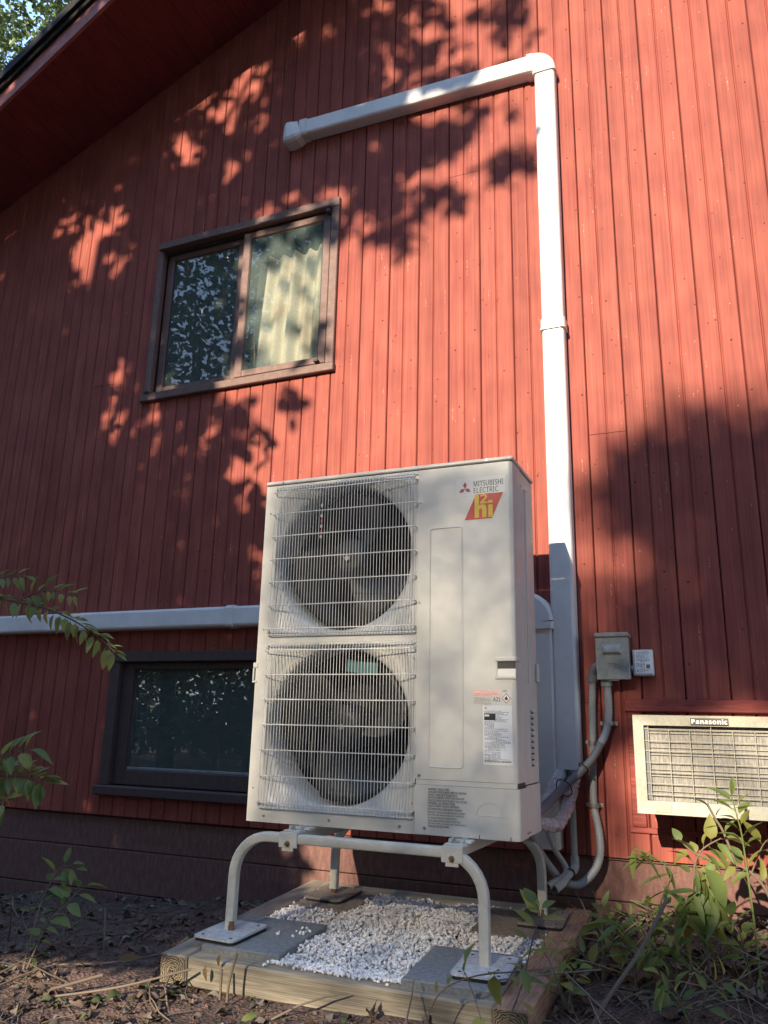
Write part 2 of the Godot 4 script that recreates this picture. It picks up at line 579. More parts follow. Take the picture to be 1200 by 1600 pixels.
func build_house() -> void:
	var h := thing("house", "red house with vertical grooved board siding and overhanging eave", "house")
	# holes in the siding: upper window, lower window, through-wall air conditioner
	var holes := [[-1.385, -0.148, 2.745, 3.765], [-1.385, -0.13, 0.50, 1.185], [1.40, 2.10, 0.575, 0.90]]
	var x_left := CRACK - 31 * PITCH
	for k in 43:
		var x0 := x_left + k * PITCH
		var x1 := x0 + PITCH
		var top := 4.418 + 0.426 * (x1 + 3.0) + 0.03
		if x0 > 3.0: top = 6.99
		var ys := [[x0, x1, 0.352, top]]
		for hole in holes:
			var next := []
			for pc in ys:
				if hole[0] >= pc[1] or hole[1] <= pc[0] or hole[2] >= pc[3] or hole[3] <= pc[2]:
					next.append(pc); continue
				next.append([pc[0], pc[1], pc[2], hole[2]])
				next.append([pc[0], pc[1], hole[3], pc[3]])
				if hole[0] > pc[0]: next.append([pc[0], hole[0], hole[2], hole[3]])
				if hole[1] < pc[1]: next.append([hole[1], pc[1], hole[2], hole[3]])
			ys = next
		# butt joints where the photo shows a board made of two lengths
		var joint := {30: 2.165, 24: 4.216, 29: 0.958, 12: 2.874, 35: 1.31, 19: 4.9, 26: 3.75}
		if joint.has(k):
			var cut := []
			for pc in ys:
				var j: float = joint[k]
				if pc[2] < j and pc[3] > j:
					cut.append([pc[0], pc[1], pc[2], j - 0.0012]); cut.append([pc[0], pc[1], j + 0.0012, pc[3]])
				else: cut.append(pc)
			ys = cut
		# lengths that do not touch each other are boards of their own
		var groups := []
		for pc in ys:
			if pc[1] - pc[0] < 0.006: continue
			var home := []
			for g in groups:
				for q in g:
					var touch_y: bool = q[2] < pc[3] + 0.0005 and pc[2] < q[3] + 0.0005
					var touch_x: bool = q[0] < pc[1] + 0.0005 and pc[0] < q[1] + 0.0005
					if touch_y and touch_x and not home.has(g): home.append(g)
			var merged := [pc]
			for g in home:
				merged.append_array(g)
				groups.erase(g)
			groups.append(merged)
		for g in groups:
			obj("siding_board", board_mesh(x0, g, 100 + k), M["siding%d" % ((k * 5 + k / 3) % 6)], h)
	# sheathing behind the boards, with the same holes
	var st := tool()
	var xs := [-4.1, -1.385, -0.165, 1.40, 2.10, 6.0]
	for i in 5:
		var segs := [[0.353, 7.2]]
		if i == 1: segs = [[0.353, 0.50], [1.185, 2.745], [3.765, 7.2]]
		if i == 3: segs = [[0.353, 0.575], [0.90, 7.2]]
		for s in segs:
			box(st, Vector3(xs[i], s[0], -0.075), Vector3(xs[i + 1], min(s[1], 4.55 + 0.426 * (xs[i] + 3.0)), -0.017))
	# the sheathing under the slope, in steps hidden by the boards
	for i in 40:
		var xa := -4.1 + i * 0.175
		box(st, Vector3(xa, 4.2 + 0.426 * max(xa + 3.0, 0.0) * 0.9, -0.073), Vector3(xa + 0.174, 4.418 + 0.426 * (xa + 3.0) + 0.05, -0.019))
	obj("sheathing", done(st), M.backing, h)
	# the rest of the house body
	st = tool()
	box(st, Vector3(-4.1, -0.5, -7.0), Vector3(-4.0, 4.0, -0.075))
	box(st, Vector3(5.9, -0.5, -7.0), Vector3(6.0, 7.0, -0.075))
	box(st, Vector3(-4.1, -0.5, -7.1), Vector3(6.0, 4.0, -7.0))
	obj("side_wall", done(st), M.backing, h)
	# painted block foundation in courses
	var courses := [[-0.7, -0.021], [-0.016, 0.184], [0.188, 0.340]]
	for c in courses:
		obj("foundation_course", boxm(Vector3(-4.1, c[0], -0.24), Vector3(6.0, c[1], -0.022), 0.003), M.foundation, h)
	obj("mudsill", boxm(Vector3(-4.1, 0.3395, -0.23), Vector3(6.0, 0.352, -0.030)), M.backing, h)
	obj("flashing_strip", boxm(Vector3(0.0, 0.3415, -0.03), Vector3(6.0, 0.3455, -0.010)), M.foundation, h)
	# roof overhang: soffit boards, fascia, dark roof edge, shingles above
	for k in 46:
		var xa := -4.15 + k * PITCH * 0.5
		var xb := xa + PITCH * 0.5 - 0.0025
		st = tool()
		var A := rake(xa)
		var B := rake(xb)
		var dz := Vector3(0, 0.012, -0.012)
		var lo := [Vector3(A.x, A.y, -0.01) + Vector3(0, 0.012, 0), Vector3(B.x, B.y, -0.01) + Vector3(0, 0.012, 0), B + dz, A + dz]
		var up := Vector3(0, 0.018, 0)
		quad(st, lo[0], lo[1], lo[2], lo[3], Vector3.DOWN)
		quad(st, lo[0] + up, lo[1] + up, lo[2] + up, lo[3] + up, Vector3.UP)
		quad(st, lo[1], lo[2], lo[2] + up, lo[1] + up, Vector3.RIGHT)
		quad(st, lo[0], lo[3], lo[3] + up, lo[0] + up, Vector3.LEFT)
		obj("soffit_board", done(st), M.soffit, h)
	var slope := Vector3(1, 0.426, 0.092)
	var F0 := rake(-4.15)
	var F1 := rake(3.4)
	st = tool()
	edge_board(st, F0, F1, 0.0, 0.125, -0.022, 0.0)
	obj("fascia", done(st), M.fascia, h)
	st = tool()
	edge_board(st, F0, F1, 0.121, 0.165, -0.02, 0.022)
	obj("roof_edge", done(st), M.shingle, h)
	st = tool()
	edge_board(st, F0, F1, 0.166, 0.235, -0.02, 0.045)
	obj("shingle_edge", done(st), M.shingle, h)
	st = tool()
	var u := Vector3(0, 0.031, 0)
	var lift := Vector3(0, 0.2, 0)
	var R := [F0 + u + Vector3(0, 0, -0.02), F1 + u + Vector3(0, 0, -0.02), Vector3(F1.x, F1.y, -7.4) + u, Vector3(F0.x, F0.y, -7.4) + u]
	quad(st, R[0], R[1], R[2], R[3], Vector3.DOWN)
	quad(st, R[0] + lift, R[1] + lift, R[2] + lift, R[3] + lift, Vector3.UP)
	for i in 4:
		quad(st, R[i], R[(i + 1) % 4], R[(i + 1) % 4] + lift, R[i] + lift, R[i] + R[(i + 1) % 4] - R[0] - R[2])
	# the far slope, down to the right
	var Q := [F1 + u + Vector3(0.002, 0, -0.02), Vector3(7.0, F1.y - 0.426 * 3.6, F1.z - 0.35) + u, Vector3(7.0, F1.y - 0.426 * 3.6, -7.4) + u, Vector3(F1.x + 0.002, F1.y, -7.4) + u]
	quad(st, Q[0], Q[1], Q[2], Q[3], Vector3.DOWN)
	quad(st, Q[0] + lift, Q[1] + lift, Q[2] + lift, Q[3] + lift, Vector3.UP)
	for i in 4:
		quad(st, Q[i], Q[(i + 1) % 4], Q[(i + 1) % 4] + lift, Q[i] + lift, Q[i] + Q[(i + 1) % 4] - Q[0] - Q[2])
	obj("roof", done(st), M.shingle, h)

	# upper slider window: outer frame, two sashes with panes
	var w := Node3D.new(); put(w, "upper_window", h)
	var fm: Material = M.frame
	member("frame_head", w, -1.418, -0.128, 3.742, 3.802, -0.02, 0.022, fm)
	member("frame_sill", w, -1.440, -0.122, 2.705, 2.752, -0.02, 0.030, fm)
	member("frame_jamb", w, -1.418, -1.372, 2.7525, 3.7415, -0.02, 0.022, fm)
	member("frame_jamb", w, -0.178, -0.128, 2.7525, 3.7415, -0.02, 0.022, fm)
	member("drip_cap", w, -1.395, -0.170, 3.728, 3.741, 0.0, 0.050, fm, 0.003)
	obj("drip_cap_end", boxm(Vector3(-0.205, 3.700, 0.004), Vector3(-0.180, 3.7275, 0.045), 0.003), M.frame_dark, w)
	member("track", w, -1.3715, -0.1785, 2.7525, 2.764, -0.06, 0.010, M.frame_dark, 0.002)
	member("track", w, -1.3715, -0.1785, 3.715, 3.7275, -0.06, 0.006, M.frame_dark, 0.002)
	# left sash further in, right sash nearer
	for s in [[-1.366, -0.785, -0.048, -0.022], [-0.776, -0.184, -0.014, 0.012]]:
		var z0: float = s[2]
		var z1: float = s[3]
		member("sash_stile", w, s[0], s[0] + 0.050, 2.765, 3.714, z0, z1, fm, 0.003)
		member("sash_stile", w, s[1] - 0.045, s[1], 2.765, 3.714, z0, z1, fm, 0.003)
		member("sash_rail", w, s[0] + 0.0505, s[1] - 0.0455, 2.765, 2.805, z0, z1, fm, 0.003)
		member("sash_rail", w, s[0] + 0.0505, s[1] - 0.0455, 3.672, 3.714, z0, z1, fm, 0.003)
		member("pane", w, s[0] + 0.0505, s[1] - 0.0455, 2.8055, 3.6715, z0 + 0.012, z0 + 0.016, M.glass, 0.0)
		for e in [[s[0] + 0.0507, s[0] + 0.056, 2.806, 3.671], [s[1] - 0.051, s[1] - 0.0457, 2.806, 3.671]]:
			obj("gasket", boxm(Vector3(e[0], e[2], z0 + 0.0165), Vector3(e[1], e[3], z0 + 0.021)), M.gasket, w)
	member("meeting_gap", w, -0.7845, -0.7765, 2.765, 3.714, -0.05, -0.02, M.gasket, 0.0)
	obj("latch", boxm(Vector3(-0.245, 2.766, 0.0125), Vector3(-0.215, 2.782, 0.034), 0.004), M.gasket, w)
	obj("latch", boxm(Vector3(-1.405, 2.753, 0.0225), Vector3(-1.375, 2.768, 0.034), 0.004), M.gasket, w)
	room("room", h, Vector3(-1.75, 2.35, -2.2), Vector3(0.35, 4.05, -0.078), M.room)

	# lower basement window
	var v := Node3D.new(); put(v, "basement_window", h)
	var fd: Material = M.frame_dark
	member("casing", v, -1.440, -1.376, 0.5045, 1.150, -0.02, 0.020, fd)
	member("casing", v, -1.412, -0.09, 1.1505, 1.205, -0.02, 0.026, fd)
	member("casing", v, -0.155, -0.09, 0.5045, 1.150, -0.02, 0.020, fd)
	member("sill", v, -1.455, -0.08, 0.455, 0.504, -0.02, 0.045, fd, 0.006)
	member("sash_stile", v, -1.3755, -1.300, 0.508, 1.150, -0.055, -0.012, fd)
	member("sash_stile", v, -0.230, -0.1555, 0.508, 1.150, -0.055, -0.012, fd)
	member("sash_rail", v, -1.2995, -0.2305, 0.508, 0.586, -0.055, -0.012, fd)
	member("sash_rail", v, -1.2995, -0.2305, 1.112, 1.150, -0.055, -0.012, fd)
	member("pane", v, -1.2995, -0.2305, 0.5865, 1.1115, -0.040, -0.036, M.glass, 0.0)
	obj("putty", boxm(Vector3(-1.299, 0.5865, -0.0355), Vector3(-0.231, 0.600, -0.028), 0.003), M.grey_box, v)
	room("basement", h, Vector3(-1.8, 0.3, -1.6), Vector3(0.2, 1.35, -0.078), M.room_dark)

	# red trim boards round the air conditioner
	member("trim_board", h, 1.310, 2.25, 0.923, 0.974, 0.001, 0.022, M.trim_red)
	member("trim_board", h, 1.318, 1.374, 0.475, 0.9225, 0.001, 0.014, M.trim_red)
	member("trim_board", h, 1.306, 2.25, 0.452, 0.4745, 0.001, 0.010, M.trim_red, 0.002)

func edge_board(st: SurfaceTool, a: Vector3, b: Vector3, y0: float, y1: float, z0: float, z1: float) -> void:
	var P := []
	for e in [a, b]:
		P.append([e + Vector3(0, y0, z0), e + Vector3(0, y0, z1), e + Vector3(0, y1, z1), e + Vector3(0, y1, z0)])
	var nn := [Vector3.DOWN, Vector3.BACK, Vector3.UP, Vector3.FORWARD]
	for i in 4:
		quad(st, P[0][i], P[0][(i + 1) % 4], P[1][(i + 1) % 4], P[1][i], nn[i])
	quad(st, P[0][0], P[0][1], P[0][2], P[0][3], Vector3.LEFT)
	quad(st, P[1][0], P[1][1], P[1][2], P[1][3], Vector3.RIGHT)

func build_curtain() -> void:
	var st := tool(true)
	var n := 120
	var r := RandomNumberGenerator.new(); r.seed = 8
	var ph := []
	for i in 3: ph.append(r.randf() * TAU)
	var rows := []
	for j in 9:
		var row := []
		var y := lerpf(2.62, 3.60, j / 8.0)
		for i in n + 1:
			var t := float(i) / n
			var x := lerpf(-0.74 - 0.05 * (1.0 - j / 8.0), -0.17, t)
			var fold := sin(t * 40.0 + ph[0] + 0.5 * sin(j * 0.5)) * 0.02 + sin(t * 23.0 + ph[1]) * 0.014
			row.append(Vector3(x, y + (0.010 * sin(t * 40.0 + ph[0]) if j == 8 else 0.0), -0.13 + fold * (1.15 - 0.05 * j)))
		rows.append(row)
	for j in 8:
		for i in n:
			quad(st, rows[j][i], rows[j][i + 1], rows[j + 1][i + 1], rows[j + 1][i], Vector3.BACK)
	tag(obj("curtain", done(st), M.curtain), "pleated cream curtain hanging behind the right sash of the upper window", "curtain")

# ------------------------------------------------------------------ heat pump
func screw(parent: Node, p: Vector3, axis := Vector3.BACK, r := 0.0055) -> void:
	var st := tool(true)
	tube(st, [p, p + axis * 0.002], r, 10)
	tube(st, [p + axis * 0.0021, p + axis * 0.0045], r * 0.62, 6)
	obj("screw", done(st), M.steel, parent)

# a flat panel cell with a dished square recess that runs into a round fan opening
func fan_cell(st: SurfaceTool, cx: float, cy: float, x0: float, x1: float, y0: float, y1: float) -> void:
	var angs := []
	for k in 96: angs.append(TAU * k / 96.0)
	for c in [Vector2(x0, y0), Vector2(x1, y0), Vector2(x1, y1), Vector2(x0, y1)]:
		angs.append(fposmod(atan2(c.y - cy, c.x - cx), TAU))
	angs.sort()
	var n := angs.size()
	var prof := []                                   # (blend towards the circle, z)
	for q in [[0.0, 0.0], [0.06, -0.003], [0.25, -0.008], [0.5, -0.014], [0.75, -0.022], [0.9, -0.029], [1.0, -0.040]]: prof.append(q)
	var rings := []
	var outer := []
	for a in angs:
		var d := Vector2(cos(a), sin(a))
		var t := 1e9
		if d.x > 1e-6: t = min(t, (x1 - cx) / d.x)
		if d.x < -1e-6: t = min(t, (x0 - cx) / d.x)
		if d.y > 1e-6: t = min(t, (y1 - cy) / d.y)
		if d.y < -1e-6: t = min(t, (y0 - cy) / d.y)
		outer.append(Vector3(cx + d.x * t, cy + d.y * t, 0))
	for q in prof:
		var row := []
		for a in angs:
			var d := Vector2(cos(a), sin(a))
			var sq: float = 0.303 / pow(pow(abs(d.x), 7.0) + pow(abs(d.y), 7.0), 1.0 / 7.0)
			var r: float = lerpf(sq, 0.289, q[0])
			row.append(Vector3(cx + d.x * r - 0.008 * q[0], cy + d.y * r + 0.004 * q[0], q[1]))
		rings.append(row)
	rings.push_front(outer)
	var deep := []
	for p in rings[rings.size() - 1]: deep.append(p + Vector3(0, 0, -0.135))
	rings.append(deep)
	for j in rings.size() - 1:
		st.set_smooth_group(-1 if j == 0 else 1)
		for i in n:
			var i2 := (i + 1) % n
			var inward: Vector3 = Vector3(cx, cy, 0) - rings[j][i]
			inward.z = 0
			quad(st, rings[j][i], rings[j][i2], rings[j + 1][i2], rings[j + 1][i], Vector3.BACK * 0.2 + inward)

func blade_mesh(a0: float) -> ArrayMesh:
	var st := tool(true)
	var nr := 8
	var na := 12
	var rows := []
	for i in nr + 1:
		var r := lerpf(0.075, 0.272, float(i) / nr)
		var row := []
		var span := lerpf(0.9, 1.55, float(i) / nr)
		var lead := 0.55 * pow(float(i) / nr, 1.6)
		for k in na + 1:
			var t := float(k) / na
			var a := a0 + lead + span * t
			var z := lerpf(-0.065, -0.155, t) + 0.02 * sin(t * PI)
			row.append(Vector3(cos(a) * r, sin(a) * r, z))
		rows.append(row)
	for s in [0.0, -0.004]:
		for i in nr:
			for k in na:
				var o := Vector3(0, 0, s)
				quad(st, rows[i][k] + o, rows[i + 1][k] + o, rows[i + 1][k + 1] + o, rows[i][k + 1] + o, Vector3.BACK if s == 0.0 else Vector3.FORWARD)
	for k in na:                                     # rim
		quad(st, rows[nr][k], rows[nr][k + 1], rows[nr][k + 1] + Vector3(0, 0, -0.004), rows[nr][k] + Vector3(0, 0, -0.004), rows[nr][k])
	return done(st)

func build_heat_pump() -> void:
	var u := thing("heat_pump", "tall ivory heat pump outdoor unit with two fans behind wire guards", "heat pump", Vector3(0, 0.485, 0.80))
	var mu: Material = M.unit
	# shell: left side, top lid, base pan, back coil, divider
	obj("left_side_panel", boxm(Vector3(0.0, 0.002, -0.328), Vector3(0.004, 1.318, -0.001), 0.001), mu, u)
	obj("base_pan", boxm(Vector3(0.002, -0.001, -0.330), Vector3(1.045, 0.012, -0.004), 0.003), mu, u)
	obj("back_coil", boxm(Vector3(0.006, 0.02, -0.322), Vector3(0.70, 1.31, -0.292)), M.coil, u)
	obj("divider", boxm(Vector3(0.684, 0.02, -0.32), Vector3(0.69, 1.31, -0.012)), M.unit_dark, u)
	obj("shroud", boxm(Vector3(0.008, 0.645, -0.29), Vector3(0.68, 0.653, -0.09)), M.unit_dark, u)
	obj("inner_lining", boxm(Vector3(0.005, 0.02, -0.29), Vector3(0.009, 1.31, -0.012)), M.unit_dark, u)
	# lid with a folded lip and screws
	var lid := obj("lid", boxm(Vector3(-0.003, 1.3225, -0.332), Vector3(1.053, 1.338, 0.005), 0.006), mu, u)
	for x in [0.08, 0.627, 0.955]: screw(lid, Vector3(x, 1.330, 0.0045), Vector3.BACK, 0.005)
	obj("lid_gap", boxm(Vector3(0.004, 1.319, -0.32), Vector3(1.046, 1.3222, -0.004)), M.unit_dark, u)
	# front fan panel with two dished openings
	var st := tool(true)
	fan_cell(st, 0.364, 1.000, 0.0, 0.6805, 0.666, 1.3185)
	fan_cell(st, 0.364, 0.352, 0.0, 0.6805, 0.0, 0.6658)
	var fp := obj("fan_panel", done(st), mu, u)
	st = tool()
	box(st, Vector3(0.0, 0.0, -0.030), Vector3(0.6805, 0.004, -0.0005))
	box(st, Vector3(0.6795, 0.004, -0.030), Vector3(0.6805, 1.318, -0.0005))
	box(st, Vector3(-0.001, 0.0, -0.030), Vector3(0.0005, 1.318, -0.0005))
	obj("panel_return", done(st), mu, u)
	for p in [Vector2(0.365, 0.668), Vector2(0.074, 0.023), Vector2(0.349, 0.023), Vector2(0.625, 0.021)]: screw(fp, Vector3(p.x, p.y - (0.022 if p.y > 0.6 else 0.0), 0.0), Vector3.BACK)
	for p in [Vector2(0.025, 1.20), Vector2(0.025, 0.72), Vector2(0.02, 0.12), Vector2(0.672, 1.285), Vector2(0.672, 1.10), Vector2(0.672, 0.80), Vector2(0.672, 0.60), Vector2(0.672, 0.10)]:
		screw(fp, Vector3(p.x, p.y, 0.0), Vector3.BACK, 0.0035)
	# fans
	for cy in [1.000, 0.352]:
		var f := Node3D.new(); put(f, "fan", u)
		f.position = Vector3(0.364, cy, 0)
		var turn := 0.55 if cy > 0.9 else 1.75
		for k in 3: obj("blade", blade_mesh(turn + TAU * k / 3.0), M.fan, f)
		st = tool(true)
		tube(st, [Vector3(0, 0, -0.16), Vector3(0, 0, -0.075), Vector3(0, 0, -0.062), Vector3(0, 0, -0.055)], 0.085, 28, [1.0, 1.0, 0.9, 0.55])
		obj("hub", done(st), M.fan, f)
		st = tool(true)
		tube(st, [Vector3(0, 0, -0.054), Vector3(0, 0, -0.040)], 0.011, 8)
		obj("hub_nut", done(st), M.steel, f)
		st = tool(true)
		tube(st, [Vector3(0, 0, -0.29), Vector3(0, 0, -0.17)], 0.075, 20)
		for a in [-0.2, 0.2]: box(st, Vector3(a - 0.02, -0.32, -0.285), Vector3(a + 0.02, 0.3, -0.275))
		obj("motor", done(st), M.unit_dark, f)
		if cy < 0.9:
			var sk := obj("sticker", boxm(Vector3(-0.02, 0.205, -0.060), Vector3(0.11, 0.250, -0.058)), M.teal, f)
			sk.rotation.z = -0.12
	# red and white reflection inside the upper fan, painted as a row of marks
	var refl_strip := Node3D.new(); put(refl_strip, "reflection_strip", u)
	for k in 7:
		obj("mark", boxm(Vector3(0.232, 1.225 - k * 0.022, -0.052), Vector3(0.242, 1.237 - k * 0.022, -0.050)), M.sticker if k % 2 == 0 else M.red_ink, refl_strip)
	# wire guards: a bulged basket of thin uprights welded to cross bars
	for g in [[0.695, 1.302], [0.052, 0.656]]:
		var gd := Node3D.new(); put(gd, "fan_guard", u)
		var y0: float = g[0]
		var y1: float = g[1]
		st = tool(true)
		for i in 48:
			var x := 0.066 + 0.602 * i / 47.0
			tube(st, [Vector3(x, y1 + 0.004, 0.001), Vector3(x, y1 + 0.003, 0.018), Vector3(x, y1 - 0.006, 0.029), Vector3(x, y1 - 0.03, 0.033), Vector3(x, y0 + 0.03, 0.033), Vector3(x, y0 + 0.006, 0.029), Vector3(x, y0 - 0.003, 0.018), Vector3(x, y0 - 0.004, 0.001)], 0.00130, 4, [], false)
		stuff(obj("upright_wires", done(st), M.wire, gd))
		var bars := [[y1, 0.016], [y1 - 0.022, 0.031], [y0, 0.016], [y0 + 0.022, 0.031]]
		for k in 5: bars.append([lerpf(y1 - 0.022, y0 + 0.022, (k + 1) / 6.0), 0.0305])
		for b in bars:
			var z: float = b[1]
			var pts := [Vector3(0.050, b[0], 0.0), Vector3(0.050, b[0], z - 0.012), Vector3(0.056, b[0], z - 0.003), Vector3(0.068, b[0], z), Vector3(0.662, b[0], z), Vector3(0.672, b[0], z - 0.003), Vector3(0.677, b[0], z - 0.012), Vector3(0.677, b[0], 0.0)]
			obj("guard_bar", tubem(pts, 0.0023, 6), M.wire, gd)
		for p in [Vector2(0.050, y1 - 0.012), Vector2(0.677, y1 - 0.012), Vector2(0.050, y0 + 0.012), Vector2(0.677, y0 + 0.012)]: screw(gd, Vector3(p.x, p.y, 0.0005), Vector3.BACK, 0.007)
	# service panel wraps the right front corner
	var sv := Node3D.new(); put(sv, "service_panel", u)
	var sec := []                                    # outline seen from above, corner rounded
	sec.append(Vector2(0.682, 0.002)); 
	for k in 7:
		var a := TAU * 0.25 * (1.0 - k / 6.0)
		sec.append(Vector2(1.034 + cos(a) * 0.016, -0.014 + sin(a) * 0.016))
	sec.append(Vector2(1.050, -0.115))
	var sp := obj("front_skin", skin(sec, 0.182, 1.318, 0.004), mu, sv)
	st = tool(true)
	sweep(st, loop_rect(0.732, 0.858, 0.224, 1.081, 0.010, 0.0020), ring(0.0030, 6), Vector3.BACK, [], false)
	obj("embossed_panel_line", done(st), mu, sv)
	for p in [Vector2(0.690, 1.188), Vector2(0.690, 0.805), Vector2(0.697, 0.194)]: screw(sv, Vector3(p.x, p.y, 0.002))
	# lower pipe cover
	var lc := Node3D.new(); put(lc, "lower_cover", u)
	sec = [Vector2(0.683, 0.005)]
	for k in 7:
		var a := TAU * 0.25 * (1.0 - k / 6.0)
		sec.append(Vector2(1.038 + cos(a) * 0.017, -0.012 + sin(a) * 0.017))
	sec.append(Vector2(1.055, -0.115))
	obj("cover_skin", skin(sec, 0.002, 0.164, 0.004), mu, lc)
	obj("cover_lip", boxm(Vector3(0.684, 0.1645, -0.014), Vector3(1.046, 0.1815, 0.0005), 0.001), mu, lc)
	obj("cover_gap", boxm(Vector3(0.684, 0.160, -0.020), Vector3(1.044, 0.186, -0.012)), M.unit_dark, lc)
	screw(lc, Vector3(0.720, 0.022, 0.005)); 
	st = tool(true)
	var arc := []
	for k in 13: arc.append(Vector3(0.952 + cos(PI * k / 12.0) * 0.045, 0.075 + sin(PI * k / 12.0) * 0.042, 0.0048))
	tube(st, arc, 0.0016, 5)
	tube(st, [Vector3(0.905, 0.075, 0.0048), Vector3(1.012, 0.075, 0.0048)], 0.0016, 5)
	obj("knockout", done(st), mu, lc)
	for x in [0.915, 1.022]: obj("slot", boxm(Vector3(x, 0.002, 0.0045), Vector3(x + 0.003, 0.014, 0.0058)), M.unit_dark, lc)
	# right side panels with pressed ribs and louvers
	obj("side_gap", boxm(Vector3(1.038, 0.150, -0.326), Vector3(1.0425, 0.190, -0.03)), M.unit_dark, u)
	obj("right_side_panel", boxm(Vector3(1.043, 0.172, -0.328), Vector3(1.0475, 1.318, -0.1155), 0.001), mu, u)
	obj("right_lower_panel", boxm(Vector3(1.045, 0.002, -0.325), Vector3(1.051, 0.168, -0.1155), 0.001), mu, u)
	var rs := Node3D.new(); put(rs, "side_detail", u)
	for q in [[-0.119, 0.22, 1.26], [-0.195, 0.52, 1.26]]:
		obj("rib", tubem([Vector3(1.0490, q[1], q[0]), Vector3(1.0490, q[2], q[0]), Vector3(1.0490, q[2] + 0.004, q[0] - 0.03)], 0.0028, 6), mu, rs)
	for k in 10:
		var yy := 0.432 - k * 0.0205
		st = tool()
		var a := Vector3(1.0475, yy, -0.205)
		quad(st, a, a + Vector3(0, 0, -0.06), a + Vector3(0.011, -0.011, -0.056), a + Vector3(0.011, -0.011, -0.004), Vector3(1, 1, 0))
		quad(st, a + Vector3(0.011, -0.011, -0.056), a + Vector3(0.011, -0.011, -0.004), a + Vector3(0.0, -0.012, -0.002), a + Vector3(0.0, -0.012, -0.058), Vector3.DOWN)
		tri(st, a, a + Vector3(0.011, -0.011, -0.004), a + Vector3(0, -0.012, -0.002), Vector3.BACK)
		tri(st, a + Vector3(0, 0, -0.06), a + Vector3(0.011, -0.011, -0.056), a + Vector3(0, -0.012, -0.058), Vector3.FORWARD)
		obj("louver", done(st), mu, rs)
		obj("louver_slot", boxm(Vector3(1.0476, yy - 0.0185, -0.255), Vector3(1.0482, yy - 0.0125, -0.215)), M.unit_dark, rs)
	obj("rear_handle", boxm(Vector3(1.048, 0.530, -0.330), Vector3(1.060, 0.600, -0.300), 0.004), mu, rs)
	for z in [-0.10, -0.13]: screw(rs, Vector3(1.0548, 0.018, z), Vector3.RIGHT, 0.004)
	# hand grips
	var hg := Node3D.new(); put(hg, "hand_grip", u)
	st = tool()
	box(st, Vector3(0.978, 0.585, 0.001), Vector3(1.0515, 0.600, 0.010), 0.004)
	box(st, Vector3(0.978, 0.532, 0.001), Vector3(0.986, 0.5849, 0.007), 0.002)
	box(st, Vector3(0.978, 0.525, 0.001), Vector3(1.0515, 0.533, 0.007), 0.002)
	box(st, Vector3(1.044, 0.585, -0.06), Vector3(1.0535, 0.600, 0.0009), 0.003)
	obj("grip_frame", done(st), mu, hg)
	st = tool()
	quad(st, Vector3(0.986, 0.585, 0.0026), Vector3(1.050, 0.585, 0.0026), Vector3(1.050, 0.560, 0.0026), Vector3(0.986, 0.560, 0.0026), Vector3.BACK)
	obj("grip_hollow", done(st), M.unit_dark, hg)
	st = tool()
	quad(st, Vector3(0.986, 0.560, 0.0028), Vector3(1.050, 0.560, 0.0028), Vector3(1.050, 0.533, 0.006), Vector3(0.986, 0.533, 0.006), Vector3(0, 0.4, 1))
	obj("grip_slope", done(st), mu, hg)
	var hl := Node3D.new(); put(hl, "hand_grip", u)
	st = tool()
	box(st, Vector3(-0.013, 0.570, -0.055), Vector3(0.010, 0.590, 0.004), 0.003)
	box(st, Vector3(-0.013, 0.520, -0.055), Vector3(-0.006, 0.570, 0.003), 0.002)
	box(st, Vector3(-0.013, 0.512, -0.055), Vector3(0.008, 0.5195, 0.004), 0.002)
	obj("grip_frame", done(st), mu, hl)
	obj("grip_hollow", boxm(Vector3(-0.0055, 0.521, -0.05), Vector3(-0.001, 0.569, 0.0012)), M.unit_dark, hl)
	# bottom feet
	for x in [0.255, 0.860]:
		st = tool()
		box(st, Vector3(x - 0.04, -0.012, -0.36), Vector3(x + 0.04, -0.002, 0.045), 0.002)
		obj("foot", done(st), mu, u)
	build_prints(u)

# the skin of a panel: an open outline (seen from above, +y of it is towards +z) raised from y0 to y1
func skin(sec: Array, y0: float, y1: float, t: float) -> ArrayMesh:
	var st := tool(true)
	var c := Vector2(0.85, -0.2)
	var inner := []
	for i in sec.size():
		var a: Vector2 = sec[max(i - 1, 0)]
		var b: Vector2 = sec[min(i + 1, sec.size() - 1)]
		var d := (b - a).normalized()
		inner.append(sec[i] + Vector2(d.y, -d.x) * t * (1.0 if Vector2(d.y, -d.x).dot(c - sec[i]) > 0 else -1.0))
	for i in sec.size() - 1:
		var p: Vector2 = sec[i]
		var q: Vector2 = sec[i + 1]
		var n := Vector3(q.y - p.y, 0, q.x - p.x)
		n = Vector3(-(q.y - p.y), 0, q.x - p.x)
		st.set_smooth_group(0)
		quad(st, Vector3(p.x, y0, p.y), Vector3(q.x, y0, q.y), Vector3(q.x, y1, q.y), Vector3(p.x, y1, p.y), n)
		st.set_smooth_group(-1)
		var pi: Vector2 = inner[i]
		var qi: Vector2 = inner[i + 1]
		quad(st, Vector3(p.x, y0, p.y), Vector3(q.x, y0, q.y), Vector3(qi.x, y0, qi.y), Vector3(pi.x, y0, pi.y), Vector3.DOWN)
		quad(st, Vector3(p.x, y1, p.y), Vector3(q.x, y1, q.y), Vector3(qi.x, y1, qi.y), Vector3(pi.x, y1, pi.y), Vector3.UP)
		quad(st, Vector3(pi.x, y0, pi.y), Vector3(qi.x, y0, qi.y), Vector3(qi.x, y1, qi.y), Vector3(pi.x, y1, pi.y), -n)
	var f: Vector2 = sec[0]
	var fi: Vector2 = inner[0]
	quad(st, Vector3(f.x, y0, f.y), Vector3(fi.x, y0, fi.y), Vector3(fi.x, y1, fi.y), Vector3(f.x, y1, f.y), Vector3.LEFT)
	return done(st)

